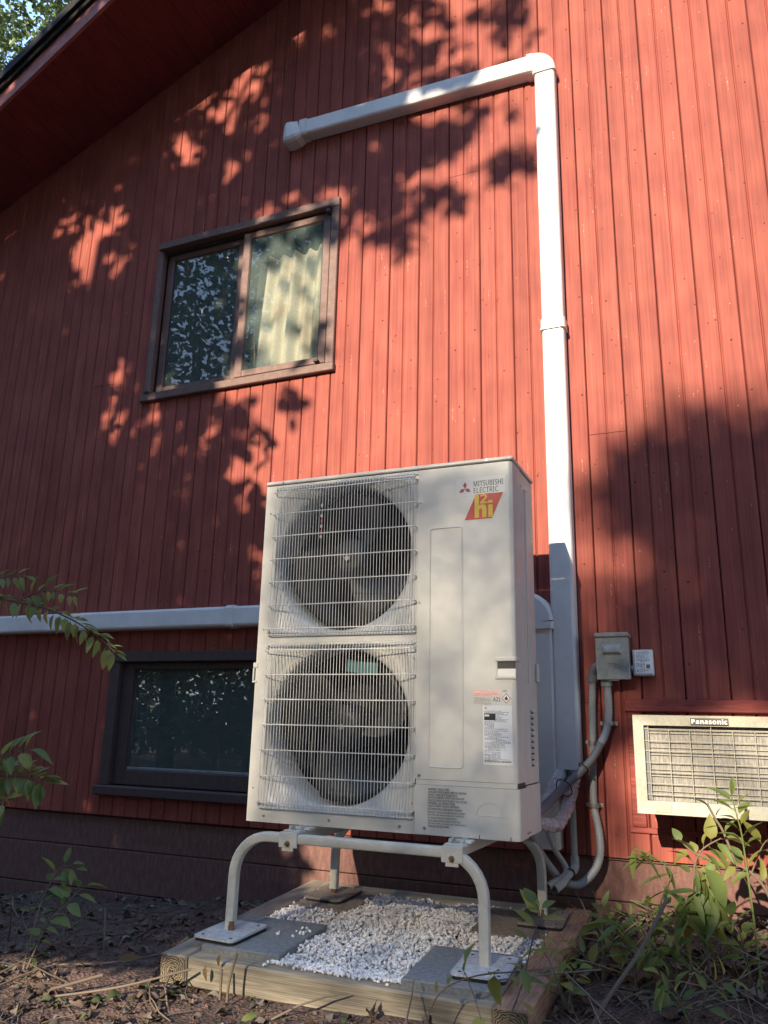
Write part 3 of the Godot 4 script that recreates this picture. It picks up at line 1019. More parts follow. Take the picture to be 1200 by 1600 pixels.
func loop_rect(x0: float, x1: float, y0: float, y1: float, r: float, z: float) -> Array:
	var a := []
	for q in 4:
		var cx: float = (x1 - r) if q == 0 or q == 3 else (x0 + r)
		var cy: float = (y1 - r) if q < 2 else (y0 + r)
		for k in 5:
			var t := TAU * 0.25 * (q + k / 4.0)
			a.append(Vector3(cx + cos(t) * r, cy + sin(t) * r, z))
	a.append(a[0])
	return a

func poly(called: String, pts: Array, z: float, mat: Material, parent: Node) -> MeshInstance3D:
	var st := tool()
	var pv := PackedVector2Array(pts)
	var ix := Geometry2D.triangulate_polygon(pv)
	for k in range(0, ix.size(), 3):
		var a := pv[ix[k]]; var b := pv[ix[k + 1]]; var c := pv[ix[k + 2]]
		tri(st, Vector3(a.x, a.y, z), Vector3(b.x, b.y, z), Vector3(c.x, c.y, z), Vector3.BACK)
	return obj(called, done(st), mat, parent)

func build_prints(u: Node3D) -> void:
	# maker's sticker: three diamonds and two lines of capitals
	var s := Node3D.new(); put(s, "maker_sticker", u)
	obj("backing", boxm(Vector3(0.836, 1.198, 0.0021), Vector3(1.024, 1.266, 0.0026)), M.sticker, s)
	var C := Vector2(0.8695, 1.2255)
	var L := 0.0262
	for a in [90.0, 210.0, 330.0]:
		var d := Vector2(cos(deg_to_rad(a)), sin(deg_to_rad(a)))
		var e1 := Vector2(cos(deg_to_rad(a - 30)), sin(deg_to_rad(a - 30))) * L * 0.577 * 1.02
		var e2 := Vector2(cos(deg_to_rad(a + 30)), sin(deg_to_rad(a + 30))) * L * 0.577 * 1.02
		poly("diamond", [C, C + e1, C + e1 + e2, C + e2], 0.0032, M.red_ink, s)
	text("lettering", "MITSUBISHI", 0.9035, 1.016, 1.2315, 1.2515, 0.0027, M.ink, s)
	text("lettering", "ELECTRIC", 0.9035, 0.998, 1.2055, 1.2255, 0.0027, M.ink, s)
	# red slanted badge with yellow letters
	var b := Node3D.new(); put(b, "badge", u)
	poly("badge_ground", [Vector2(0.868, 1.104), Vector2(0.972, 1.104), Vector2(1.016, 1.200), Vector2(0.912, 1.200)], 0.0030, M.red_badge, b)
	var hx := 0.907
	var hl := [Vector2(hx, 1.109), Vector2(hx + 0.0165, 1.109), Vector2(hx + 0.0165, 1.137), Vector2(hx + 0.0185, 1.1425), Vector2(hx + 0.0225, 1.1445), Vector2(hx + 0.0265, 1.1425), Vector2(hx + 0.0285, 1.137), Vector2(hx + 0.0285, 1.109), Vector2(hx + 0.045, 1.109), Vector2(hx + 0.045, 1.146), Vector2(hx + 0.041, 1.156), Vector2(hx + 0.032, 1.160), Vector2(hx + 0.0165, 1.157), Vector2(hx + 0.0165, 1.197), Vector2(hx, 1.197)]
	poly("letter_h", hl, 0.0036, M.yellow, b)
	text("numeral", "2", hx + 0.021, hx + 0.049, 1.163, 1.199, 0.0031, M.yellow, b, true)
	poly("letter_i", [Vector2(hx + 0.052, 1.109), Vector2(hx + 0.0685, 1.109), Vector2(hx + 0.0685, 1.156), Vector2(hx + 0.052, 1.156)], 0.0036, M.yellow, b)
	poly("dot", [Vector2(hx + 0.052, 1.163), Vector2(hx + 0.0685, 1.163), Vector2(hx + 0.0685, 1.173), Vector2(hx + 0.052, 1.173)], 0.0036, M.yellow, b)
	# refrigerant label
	var r := Node3D.new(); put(r, "refrigerant_label", u)
	var red := print_image(192, 48, 3, Color(0.78, 0.36, 0.33), Color(0.90, 0.78, 0.74), 7, 2)
	var blk := print_image(96, 56, 4, Color(0.35, 0.35, 0.35), Color(0.80, 0.79, 0.75), 5, 2)
	obj("backing", boxm(Vector3(0.896, 0.438, 0.0021), Vector3(1.033, 0.489, 0.0025)), M.sticker, r)
	obj("red_print", decal_mesh(0.897, 0.999, 0.464, 0.488, 0.0030), picture(red), r)
	obj("black_print", decal_mesh(0.897, 0.962, 0.439, 0.463, 0.0030), picture(blk), r)
	text("lettering", "A2L", 0.968, 0.996, 0.449, 0.463, 0.0026, M.ink, r)
	obj("black_print", decal_mesh(1.001, 1.032, 0.4805, 0.4875, 0.0030), picture(print_image(40, 9, 6, Color(0.1, 0.1, 0.1), Color(0.85, 0.84, 0.8), 6, 1)), r)
	var dc := Vector2(1.0150, 0.4595)
	poly("flammable_diamond", [dc + Vector2(0, -0.0175), dc + Vector2(0.0165, 0), dc + Vector2(0, 0.0175), dc + Vector2(-0.0165, 0)], 0.0029, M.red_ink, r)
	poly("diamond_field", [dc + Vector2(0, -0.0145), dc + Vector2(0.0135, 0), dc + Vector2(0, 0.0145), dc + Vector2(-0.0135, 0)], 0.0033, M.white_ink, r)
	poly("flame", [dc + Vector2(-0.004, -0.0055), dc + Vector2(0.004, -0.0055), dc + Vector2(0.0058, 0.0), dc + Vector2(0.0030, 0.003), dc + Vector2(0.001, 0.0085), dc + Vector2(-0.0022, 0.004), dc + Vector2(-0.0058, 0.001)], 0.0037, M.ink, r)
	# data plate
	var d := Node3D.new(); put(d, "data_plate", u)
	obj("backing", boxm(Vector3(0.931, 0.239, 0.0021), Vector3(1.034, 0.4365, 0.0025)), M.white_ink, d)
	var im := print_image(160, 256, 9, Color(0.34, 0.34, 0.37), Color(0.90, 0.91, 0.92), 6, 4)
	im.fill_rect(Rect2i(60, 60, 90, 34), Color(0.90, 0.91, 0.92))
	im.fill_rect(Rect2i(96, 200, 60, 40), Color(0.90, 0.91, 0.92))
	obj("fine_print", decal_mesh(0.934, 1.031, 0.250, 0.420, 0.0030), picture(im), d)
	obj("approval_mark", boxm(Vector3(0.936, 0.386, 0.0031), Vector3(0.976, 0.408, 0.0035)), M.ink, d)
	obj("approval_stripe", boxm(Vector3(0.938, 0.398, 0.0036), Vector3(0.954, 0.405, 0.0039)), M.white_ink, d)
	text("lettering", "MITSUBISHI ELECTRIC CORPORATION", 0.936, 1.029, 0.2475, 0.2535, 0.0026, M.ink, d, true)
	for a in [90.0, 210.0, 330.0]:
		var c0 := Vector2(0.9415, 0.4265)
		var e1 := Vector2(cos(deg_to_rad(a - 30)), sin(deg_to_rad(a - 30))) * 0.0032
		var e2 := Vector2(cos(deg_to_rad(a + 30)), sin(deg_to_rad(a + 30))) * 0.0032
		poly("diamond", [c0, c0 + e1, c0 + e1 + e2, c0 + e2], 0.0031, M.ink, d)
	# warning text on the lower cover
	var w := Node3D.new(); put(w, "warning_text", u)
	var lines := ["WARNING: RISK OF FIRE.", "AUXILIARY DEVICES WHICH MAY BE IGNITION", "SOURCES SHALL NOT BE INSTALLED", "IN THE DUCTWORK, OTHER THAN AUXILIARY", "DEVICES LISTED FOR USE WITH THE SPECIFIC", "APPLIANCE. SEE INSTRUCTIONS.", "AVERTISSEMENT: RISQUE D'INCENDIE", "LES DISPOSITIFS AUXILIAIRES POUVANT", "ÊTRE DES SOURCES D'IGNITION NE DOIVENT", "PAS ÊTRE INSTALLÉS DANS LES CONDUITS,", "À L'EXCEPTION DES DISPOSITIFS", "AUXILIAIRES RÉPERTORIÉS POUR ÊTRE", "UTILISÉS AVEC LE DISPOSITIF SPÉCIFIQUE.", "VOIR LES INSTRUCTIONS."]
	for k in lines.size():
		var y1 := 0.1545 - k * 0.00925
		text("lettering", lines[k], 0.7325, 0.7325 + 0.00355 * lines[k].length(), y1 - 0.0072, y1, 0.0053, M.ink_soft, w)

# ------------------------------------------------------------------ stand and pad
const PAD_TILT := 0.0607
func pad_frame() -> Transform3D:                    # origin at the front left of the pad's top, falling towards the viewer
	return Transform3D(Basis(Vector3.RIGHT, PAD_TILT), Vector3(0, 0.087, 1.10))

func build_stand() -> void:
	var s := thing("equipment_stand", "bent square-tube metal stand carrying the heat pump on four foot plates", "stand")
	var sec := rrect(0.033, 0.033, 0.006, 2)
	for b in [[0.905, 0.028, 0.962, 0.128, 0.132, 0.075], [0.245, 0.105, 0.998, 0.172, 0.150, 0.04]]:
		var z: float = b[0]
		var xl: float = b[1]
		var xr: float = b[2]
		var top := 0.452
		var rad := 0.135
		var pts := [Vector3(xl, b[3], z), Vector3(xl + 0.002, top - rad, z)]
		for k in range(1, 9):
			var a := TAU * 0.25 * k / 8.0
			pts.append(Vector3(xl + 0.002 + rad - cos(a) * rad, top - rad + sin(a) * rad, z))
		for k in range(0, 9):
			var a := TAU * 0.25 * k / 8.0
			pts.append(Vector3(xr - 0.002 - rad + sin(a) * rad, top - rad + cos(a) * rad, z))
		pts.append(Vector3(xr, b[4], z))
		var st := tool(true)
		sweep(st, pts, sec, Vector3.BACK, [], true)
		obj("arched_tube", done(st), M.stand, s)
	# cross rails with brackets over the front tube
	for x in [0.255, 0.860]:
		var st := tool()
		box(st, Vector3(x - 0.018, 0.436, 0.264), Vector3(x + 0.018, 0.470, 0.886), 0.003)
		obj("cross_rail", done(st), M.stand, s)
		for z in [0.905, 0.245]:
			st = tool()
			var f := 1.0 if z > 0.5 else -1.0
			box(st, Vector3(x - 0.036, 0.4705, z - 0.045), Vector3(x + 0.036, 0.4735, z + 0.019), 0.001)
			box(st, Vector3(x - 0.036, 0.424, z + f * 0.0185 - 0.002), Vector3(x + 0.036, 0.4704, z + f * 0.0205 + 0.002), 0.001)
			box(st, Vector3(x - 0.022, 0.412, z + f * 0.0185 - 0.002), Vector3(x + 0.022, 0.4235, z + f * 0.0205 + 0.002), 0.001)
			var br := obj("bracket", done(st), M.stand, s)
			st = tool(true)
			tube(st, [Vector3(x, 0.437, z + f * 0.0226), Vector3(x, 0.437, z + f * 0.029)], 0.010, 6)
			tube(st, [Vector3(x, 0.437, z + f * 0.029), Vector3(x, 0.437, z + f * 0.040)], 0.005, 8)
			obj("bolt", done(st), M.rusty, br)
		# small clamps that hold the unit's feet
		st = tool()
		box(st, Vector3(x - 0.035, 0.4738, 0.836), Vector3(x + 0.030, 0.4775, 0.900), 0.001)
		box(st, Vector3(x - 0.030, 0.4778, 0.812), Vector3(x - 0.022, 0.489, 0.870), 0.001)
		box(st, Vector3(x + 0.010, 0.4778, 0.812), Vector3(x + 0.018, 0.489, 0.870), 0.001)
		var cl := obj("clamp", done(st), M.stand, s)
		st = tool(true)
		tube(st, [Vector3(x - 0.006, 0.4776, 0.875), Vector3(x - 0.006, 0.484, 0.875)], 0.009, 6)
		tube(st, [Vector3(x - 0.006, 0.484, 0.875), Vector3(x - 0.006, 0.496, 0.875)], 0.005, 8)
		obj("bolt", done(st), M.steel, cl)
	# feet: threaded rod, nut, plate on a rubber pad
	var F := pad_frame()
	for q in [[0.040, 0.915, 0.128, 0.0], [0.962, 0.905, 0.132, 0.0], [0.108, 0.245, 0.172, 0.0], [1.000, 0.250, 0.150, 0.0]]:
		var loc := F.affine_inverse() * Vector3(q[0], 0.1, q[1])
		var base := 0.001 if q[1] < 0.5 else 0.023
		var f := Node3D.new(); put(f, "foot", s)
		f.transform = F * Transform3D(Basis(Vector3.UP, -0.06 if q[0] < 0.5 else 0.05), Vector3(loc.x, base, loc.z))
		var st := tool()
		sweep(st, [Vector3(0, 0.0, 0), Vector3(0, 0.010, 0)], rrect(0.166, 0.206, 0.016), Vector3.BACK)
		obj("rubber_pad", done(st), M.rubber, f)
		st = tool()
		sweep(st, [Vector3(0, 0.0105, 0), Vector3(0, 0.0165, 0)], rrect(0.172, 0.212, 0.018), Vector3.BACK)
		obj("foot_plate", done(st), M.plate if q[1] > 0.5 else M.paver_brown, f)
		var topy := (F.affine_inverse() * Vector3(q[0], q[2], q[1])).y - base
		st = tool(true)
		tube(st, [Vector3(0, 0.0166, 0), Vector3(0, 0.030, 0)], 0.0125, 6)
		tube(st, [Vector3(0, 0.030, 0), Vector3(0, 0.044, 0)], 0.0095, 8)
		tube(st, [Vector3(0, 0.044, 0), Vector3(0, topy + 0.01, 0)], 0.0058, 8)
		obj("levelling_bolt", done(st), M.rusty, f)
		for h in [Vector2(-0.06, -0.08), Vector2(0.06, -0.08), Vector2(-0.06, 0.08), Vector2(0.06, 0.08)]:
			st = tool(true)
			tube(st, [Vector3(h.x, 0.0166, h.y), Vector3(h.x, 0.0170, h.y)], 0.006, 10)
			obj("hole", done(st), M.rubber, f)

func build_pad() -> void:
	var F := pad_frame()
	var t := thing("timber_frame", "weathered square timber frame on the soil under the heat pump stand", "timber frame")
	t.transform = F
	# every timber is made along its own x so that the grain follows it
	var list := [
		[Vector3(-0.064, -0.0455, 0.0), 1.085, true, 0.106, M.timber_x],     # left, end to the front
		[Vector3(0.515, -0.0470, -0.054), 1.048, false, 0.100, M.timber_x],  # front
		[Vector3(1.092, -0.0445, 0.005), 1.090, true, 0.104, M.timber_cut],  # right
		[Vector3(0.515, -0.0480, -1.030), 1.048, false, 0.100, M.timber_x]]  # back
	for q in list:
		var l: float = q[1]
		var w: float = q[3]
		var st := tool()
		var o: MeshInstance3D
		if q[2]:
			box(st, Vector3(0.0, -0.0455, -w * 0.5), Vector3(l, 0.0455, w * 0.5), 0.006)
			o = obj("timber", done(st), q[4], t)
			o.position = q[0]
			o.rotation.y = PI / 2
			st = tool()
			var T := [Vector2(0, 1), Vector2(1, 1), Vector2(1, 0), Vector2(0, 0)]
			var P := [Vector3(-0.0006, -0.042, -w * 0.5 + 0.004), Vector3(-0.0006, -0.042, w * 0.5 - 0.004), Vector3(-0.0006, 0.042, w * 0.5 - 0.004), Vector3(-0.0006, 0.042, -w * 0.5 + 0.004)]
			for k in [0, 1, 2, 0, 2, 3]:
				st.set_uv(T[k]); st.add_vertex(P[k])
			obj("end_grain", done(st), M.end_grain, o)
		else:
			box(st, Vector3(-l * 0.5, -0.0455, -w * 0.5), Vector3(l * 0.5, 0.0455, w * 0.5), 0.006)
			o = obj("timber", done(st), q[4], t)
			o.position = q[0]
	# pavers
	var pv := [
		["grey concrete paver under the left front foot plate", 0.150, 0.30, 0.36, -0.245, 0.02, M.paver, 0.0],
		["grey concrete paver under the right front foot plate", 0.890, 0.30, 0.33, -0.205, 0.03, M.paver, 0.0],
		["brownish concrete paver under the left rear foot plate, against the wall side", 0.135, 0.26, 0.30, -0.830, -0.03, M.paver_brown, -0.021],
		["grey brown concrete paver under the right rear foot plate", 0.905, 0.27, 0.34, -0.800, 0.02, M.paver_brown, -0.021]]
	for q in pv:
		var o := obj("paver", boxm(Vector3(-q[2] * 0.5, -0.045, -q[3] * 0.5), Vector3(q[2] * 0.5, 0.0, q[3] * 0.5), 0.003), q[6])
		tag(o, q[0], "paver", "pavers in the timber frame")
		o.transform = F * Transform3D(Basis(Vector3.UP, q[5]), Vector3(q[1], 0.0225 + q[7], q[4]))
	# soil bed inside the frame
	var bed := obj("pad_soil", boxm(Vector3(-0.012, -0.09, -0.98), Vector3(1.042, -0.030, -0.104)), M.dirt)
	bed.transform = F
	bed.set_meta("kind", "structure")
	# white crushed stone
	var r := RandomNumberGenerator.new(); r.seed = 31
	var st := tool()
	var verts := []
	var ico := []
	for q in [Vector3(0, 1, 0), Vector3(0.89, 0.45, 0), Vector3(0.28, 0.45, 0.85), Vector3(-0.72, 0.45, 0.53), Vector3(-0.72, 0.45, -0.53), Vector3(0.28, 0.45, -0.85), Vector3(0.72, -0.45, 0.53), Vector3(-0.28, -0.45, 0.85), Vector3(-0.89, -0.45, 0), Vector3(-0.28, -0.45, -0.85), Vector3(0.72, -0.45, -0.53), Vector3(0, -1, 0)]:
		ico.append(q * r.randf_range(0.75, 1.2) * Vector3(1.0, 0.75, 0.85))
	for f in [[0, 1, 2], [0, 2, 3], [0, 3, 4], [0, 4, 5], [0, 5, 1], [1, 6, 2], [2, 7, 3], [3, 8, 4], [4, 9, 5], [5, 10, 1], [6, 7, 2], [7, 8, 3], [8, 9, 4], [9, 10, 5], [10, 6, 1], [11, 7, 6], [11, 8, 7], [11, 9, 8], [11, 10, 9], [11, 6, 10]]:
		tri(st, ico[f[0]], ico[f[1]], ico[f[2]], ico[f[0]] + ico[f[1]] + ico[f[2]])
	var stone := done(st)
	var xf := []
	var cols := []
	var hn := noise(91, 3.0, 2)
	var tries := 0
	while xf.size() < 15000 and tries < 90000:
		tries += 1
		var x := r.randf_range(-0.01, 1.06)
		var z := r.randf_range(-0.99, -0.02)
		var size := r.randf_range(0.0035, 0.0085)
		var y := r.randf_range(-0.022, 0.004) + 0.014 * hn.get_noise_2d(x * 2.0, z * 2.0) - 0.004
		# heaped in the middle, spilling over the front timber, none on the pavers
		var spill := x > 0.27 and x < 0.74 and z > -0.104 - 0.0
		if z > -0.106:
			if not spill or r.randf() > (0.75 if z < -0.04 - 0.05 * abs(x - 0.5) else 0.04): continue
			y = 0.004
		elif x > 0.27 and x < 0.75:
			y += 0.012 * (1.0 - pow(abs(z + 0.45) / 0.5, 2.0))
		if x > 1.035:
			if z > -0.25 or z < -0.7 or r.randf() > 0.06: continue
			y = 0.006
		var onp := false
		for q in pv:
			var p2 := Vector2(x - q[1], z - q[4]).rotated(q[5])
			if abs(p2.x) < q[2] * 0.5 + 0.003 and abs(p2.y) < q[3] * 0.5 + 0.003:
				onp = true
		if onp:
			if not (x > 0.17 and x < 0.29 and z > -0.36 and z < -0.24) or r.randf() > 0.045: continue
			y = 0.028
		if z < -0.93 and r.randf() < 0.7: continue
		var b := Basis(Vector3(r.randf_range(-1, 1), r.randf_range(-1, 1), r.randf_range(-1, 1)).normalized(), r.randf() * TAU)
		xf.append(Transform3D(b.scaled(Vector3.ONE * size), Vector3(x, y, z)))
		var v := r.randf_range(0.66, 0.90)
		if r.randf() < 0.18: v *= r.randf_range(0.45, 0.8)
		cols.append(Color(v * r.randf_range(0.98, 1.03), v * 0.985, v * r.randf_range(0.93, 1.0)))
	var g := multi("gravel", stone, xf, cols, M.gravel)
	g.transform = F
	stuff(g)
	tag(g, "white crushed stone filling the timber frame under the heat pump", "gravel")

func multi(called: String, mesh: Mesh, xf: Array, cols: Array, mat: Material, parent: Node = null) -> MultiMeshInstance3D:
	var mm := MultiMesh.new()
	mm.transform_format = MultiMesh.TRANSFORM_3D
	mm.use_colors = true
	mm.mesh = mesh
	mm.instance_count = xf.size()
	for k in xf.size():
		mm.set_instance_transform(k, xf[k])
		mm.set_instance_color(k, cols[k])
	var o := MultiMeshInstance3D.new()
	o.multimesh = mm
	o.material_override = mat
	put(o, called, parent)
	return o

# ------------------------------------------------------------------ ducts, pipes, boxes
func duct_section(w: float, d: float, ch: float) -> Array:   # open-backed trunking: flat front, chamfered shoulders
	return [Vector2(-w * 0.5, 0), Vector2(w * 0.5, 0), Vector2(w * 0.5, d - ch), Vector2(w * 0.5 - ch * 0.35, d - ch * 0.3), Vector2(w * 0.5 - ch, d), Vector2(-w * 0.5 + ch, d), Vector2(-w * 0.5 + ch * 0.35, d - ch * 0.3), Vector2(-w * 0.5, d - ch)]

func duct_run(a: Vector3, b: Vector3, w: float, d: float, ch: float) -> ArrayMesh:
	var st := tool()
	sweep(st, [a, b], duct_section(w, d, ch), Vector3.BACK)
	return done(st)

# an elbow in the wall plane between two directions
func duct_elbow(c: Vector3, from_a: float, to_a: float, r: float, w: float, d: float, ch: float) -> ArrayMesh:
	var st := tool()
	var pts := []
	for k in 9:
		var a := lerpf(from_a, to_a, k / 8.0)
		pts.append(c + Vector3(cos(a), sin(a), 0) * r)
	sweep(st, pts, duct_section(w, d, ch), Vector3.BACK)
	return done(st)

func build_ducts() -> void:
	var z0 := 0.001
	var t := thing("line_duct", "white plastic pipe duct running down the red wall and across above the window", "pipe duct")
	obj("duct_length", duct_run(Vector3(1.079, 2.752, z0), Vector3(1.081, 4.235, z0), 0.104, 0.074, 0.014), M.duct, t)
	obj("duct_length", duct_run(Vector3(1.078, 0.686, z0), Vector3(1.079, 2.718, z0), 0.104, 0.074, 0.014), M.duct, t)
	var cp := Node3D.new(); put(cp, "coupler", t)
	obj("collar", duct_run(Vector3(1.079, 2.712, z0), Vector3(1.079, 2.757, z0), 0.116, 0.080, 0.016), M.duct, cp)
	obj("collar_ridge", duct_run(Vector3(1.079, 2.7, z0), Vector3(1.079, 2.7115, z0), 0.121, 0.083, 0.016), M.duct, cp)
	for x in [1.030, 1.128]: obj("clip", boxm(Vector3(x - 0.006, 2.722, 0.05), Vector3(x + 0.006, 2.748, 0.070), 0.002), M.duct, cp)
	# horizontal length, falling slightly to the right
	var A := Vector3(-0.375, 4.316, z0)
	var B := Vector3(1.035, 4.280, z0)
	obj("duct_length", duct_run(A, B, 0.104, 0.074, 0.014), M.duct, t)
	var e := Node3D.new(); put(e, "elbow", t)
	obj("elbow_body", duct_elbow(Vector3(1.020, 4.216, z0), PI / 2, 0.0, 0.060, 0.117, 0.081, 0.016), M.duct, e)
	obj("elbow_cuff", duct_run(Vector3(1.080, 4.198, z0), Vector3(1.080, 4.2155, z0), 0.121, 0.083, 0.016), M.duct, e)
	obj("elbow_cuff", duct_run(Vector3(0.990, 4.280, z0), Vector3(1.0195, 4.2785, z0), 0.119, 0.082, 0.016), M.duct, e)
	for y in [4.205]: obj("slot", boxm(Vector3(1.1385, y - 0.004, 0.04), Vector3(1.1415, y + 0.006, 0.055)), M.fitting, e)
	# flared end cap at the left end
	var c := Node3D.new(); put(c, "end_cap", t)
	var st := tool()
	var w0 := duct_section(0.116, 0.080, 0.016)
	sweep(st, [Vector3(-0.350, 4.3155, z0), Vector3(-0.396, 4.3165, z0)], w0, Vector3.BACK)
	obj("cuff", done(st), M.duct, c)
	st = tool()
	sweep(st, [Vector3(-0.3962, 4.3160, z0), Vector3(-0.412, 4.311, z0), Vector3(-0.430, 4.303, z0), Vector3(-0.470, 4.297, z0), Vector3(-0.490, 4.297, z0), Vector3(-0.499, 4.298, z0)], duct_section(0.116, 0.082, 0.020), Vector3.BACK, [1.0, 1.08, 1.19, 1.24, 1.15, 0.95])
	obj("cap", done(st), M.duct, c)
	# lower duct: along the wall from the left, behind the unit, then down
	var l := thing("lower_line_duct", "white plastic pipe duct low on the wall passing behind the heat pump", "pipe duct")
	obj("duct_length", duct_run(Vector3(-3.95, 1.372, z0), Vector3(-0.660, 1.376, z0), 0.104, 0.074, 0.014), M.duct, l)
	obj("duct_length", duct_run(Vector3(-0.625, 1.376, z0), Vector3(0.905, 1.378, z0), 0.104, 0.074, 0.014), M.duct, l)
	obj("collar", duct_run(Vector3(-0.664, 1.376, z0), Vector3(-0.620, 1.376, z0), 0.116, 0.080, 0.016), M.duct, l)
	obj("elbow_body", duct_elbow(Vector3(0.905, 1.300, z0), PI / 2, 0.0, 0.078, 0.117, 0.081, 0.018), M.duct, l)
	obj("elbow_cuff", duct_run(Vector3(0.983, 1.268, z0), Vector3(0.983, 1.2995, z0), 0.121, 0.083, 0.016), M.duct, l)
	obj("slot", boxm(Vector3(1.042, 1.280, 0.04), Vector3(1.0445, 1.288, 0.055)), M.fitting, l)
	obj("duct_length", duct_run(Vector3(0.983, 0.372, z0), Vector3(0.983, 1.2675, z0), 0.104, 0.074, 0.014), M.duct, l)

func ribbed(pts: Array, r: float, pitch: float, depth: float) -> ArrayMesh:
	var e := even(curve(pts, 6), pitch * 0.5)
	var sc := []
	for k in e.size(): sc.append(1.0 if k % 2 == 0 else 1.0 - depth)
	return tubem(e, r, 10, sc)

func strap(parent: Node, p: Vector3, r: float) -> void:
	var s := Node3D.new(); put(s, "pipe_strap", parent)
	s.position = p
	var st := tool()
	box(st, Vector3(-0.036, -0.008, 0.001), Vector3(-r - 0.0015, 0.008, 0.004), 0.001)
	box(st, Vector3(r + 0.0015, -0.008, 0.001), Vector3(0.036, 0.008, 0.004), 0.001)
	var pts := []
	for k in 13:
		var a := PI * k / 12.0
		pts.append(Vector3(cos(a) * (r + 0.003), 0, max(sin(a) * (r + 0.003) + p.z * 0.0 + 0.018, 0.0025)))
	sweep(st, pts, [Vector2(-0.008, -0.0015), Vector2(0.008, -0.0015), Vector2(0.008, 0.0015), Vector2(-0.008, 0.0015)], Vector3(1, 0, 0.01))
	obj("band", done(st), M.steel, s)
	for x in [-0.029, 0.029]: screw(s, Vector3(x, 0, 0.004), Vector3.BACK, 0.004)

func tie_ring(parent: Node, c: Vector3, axis: Vector3, r: float) -> void:
	var a := axis.normalized()
	var u := a.cross(Vector3(0.2, 0.9, 0.3)).normalized()
	var v := a.cross(u)
	var pts := []
	for k in 17:
		var t := TAU * k / 16.0
		pts.append(c + (u * cos(t) + v * sin(t)) * r)
	obj("cable_tie", tubem(pts, 0.0026, 5), M.tie, parent)

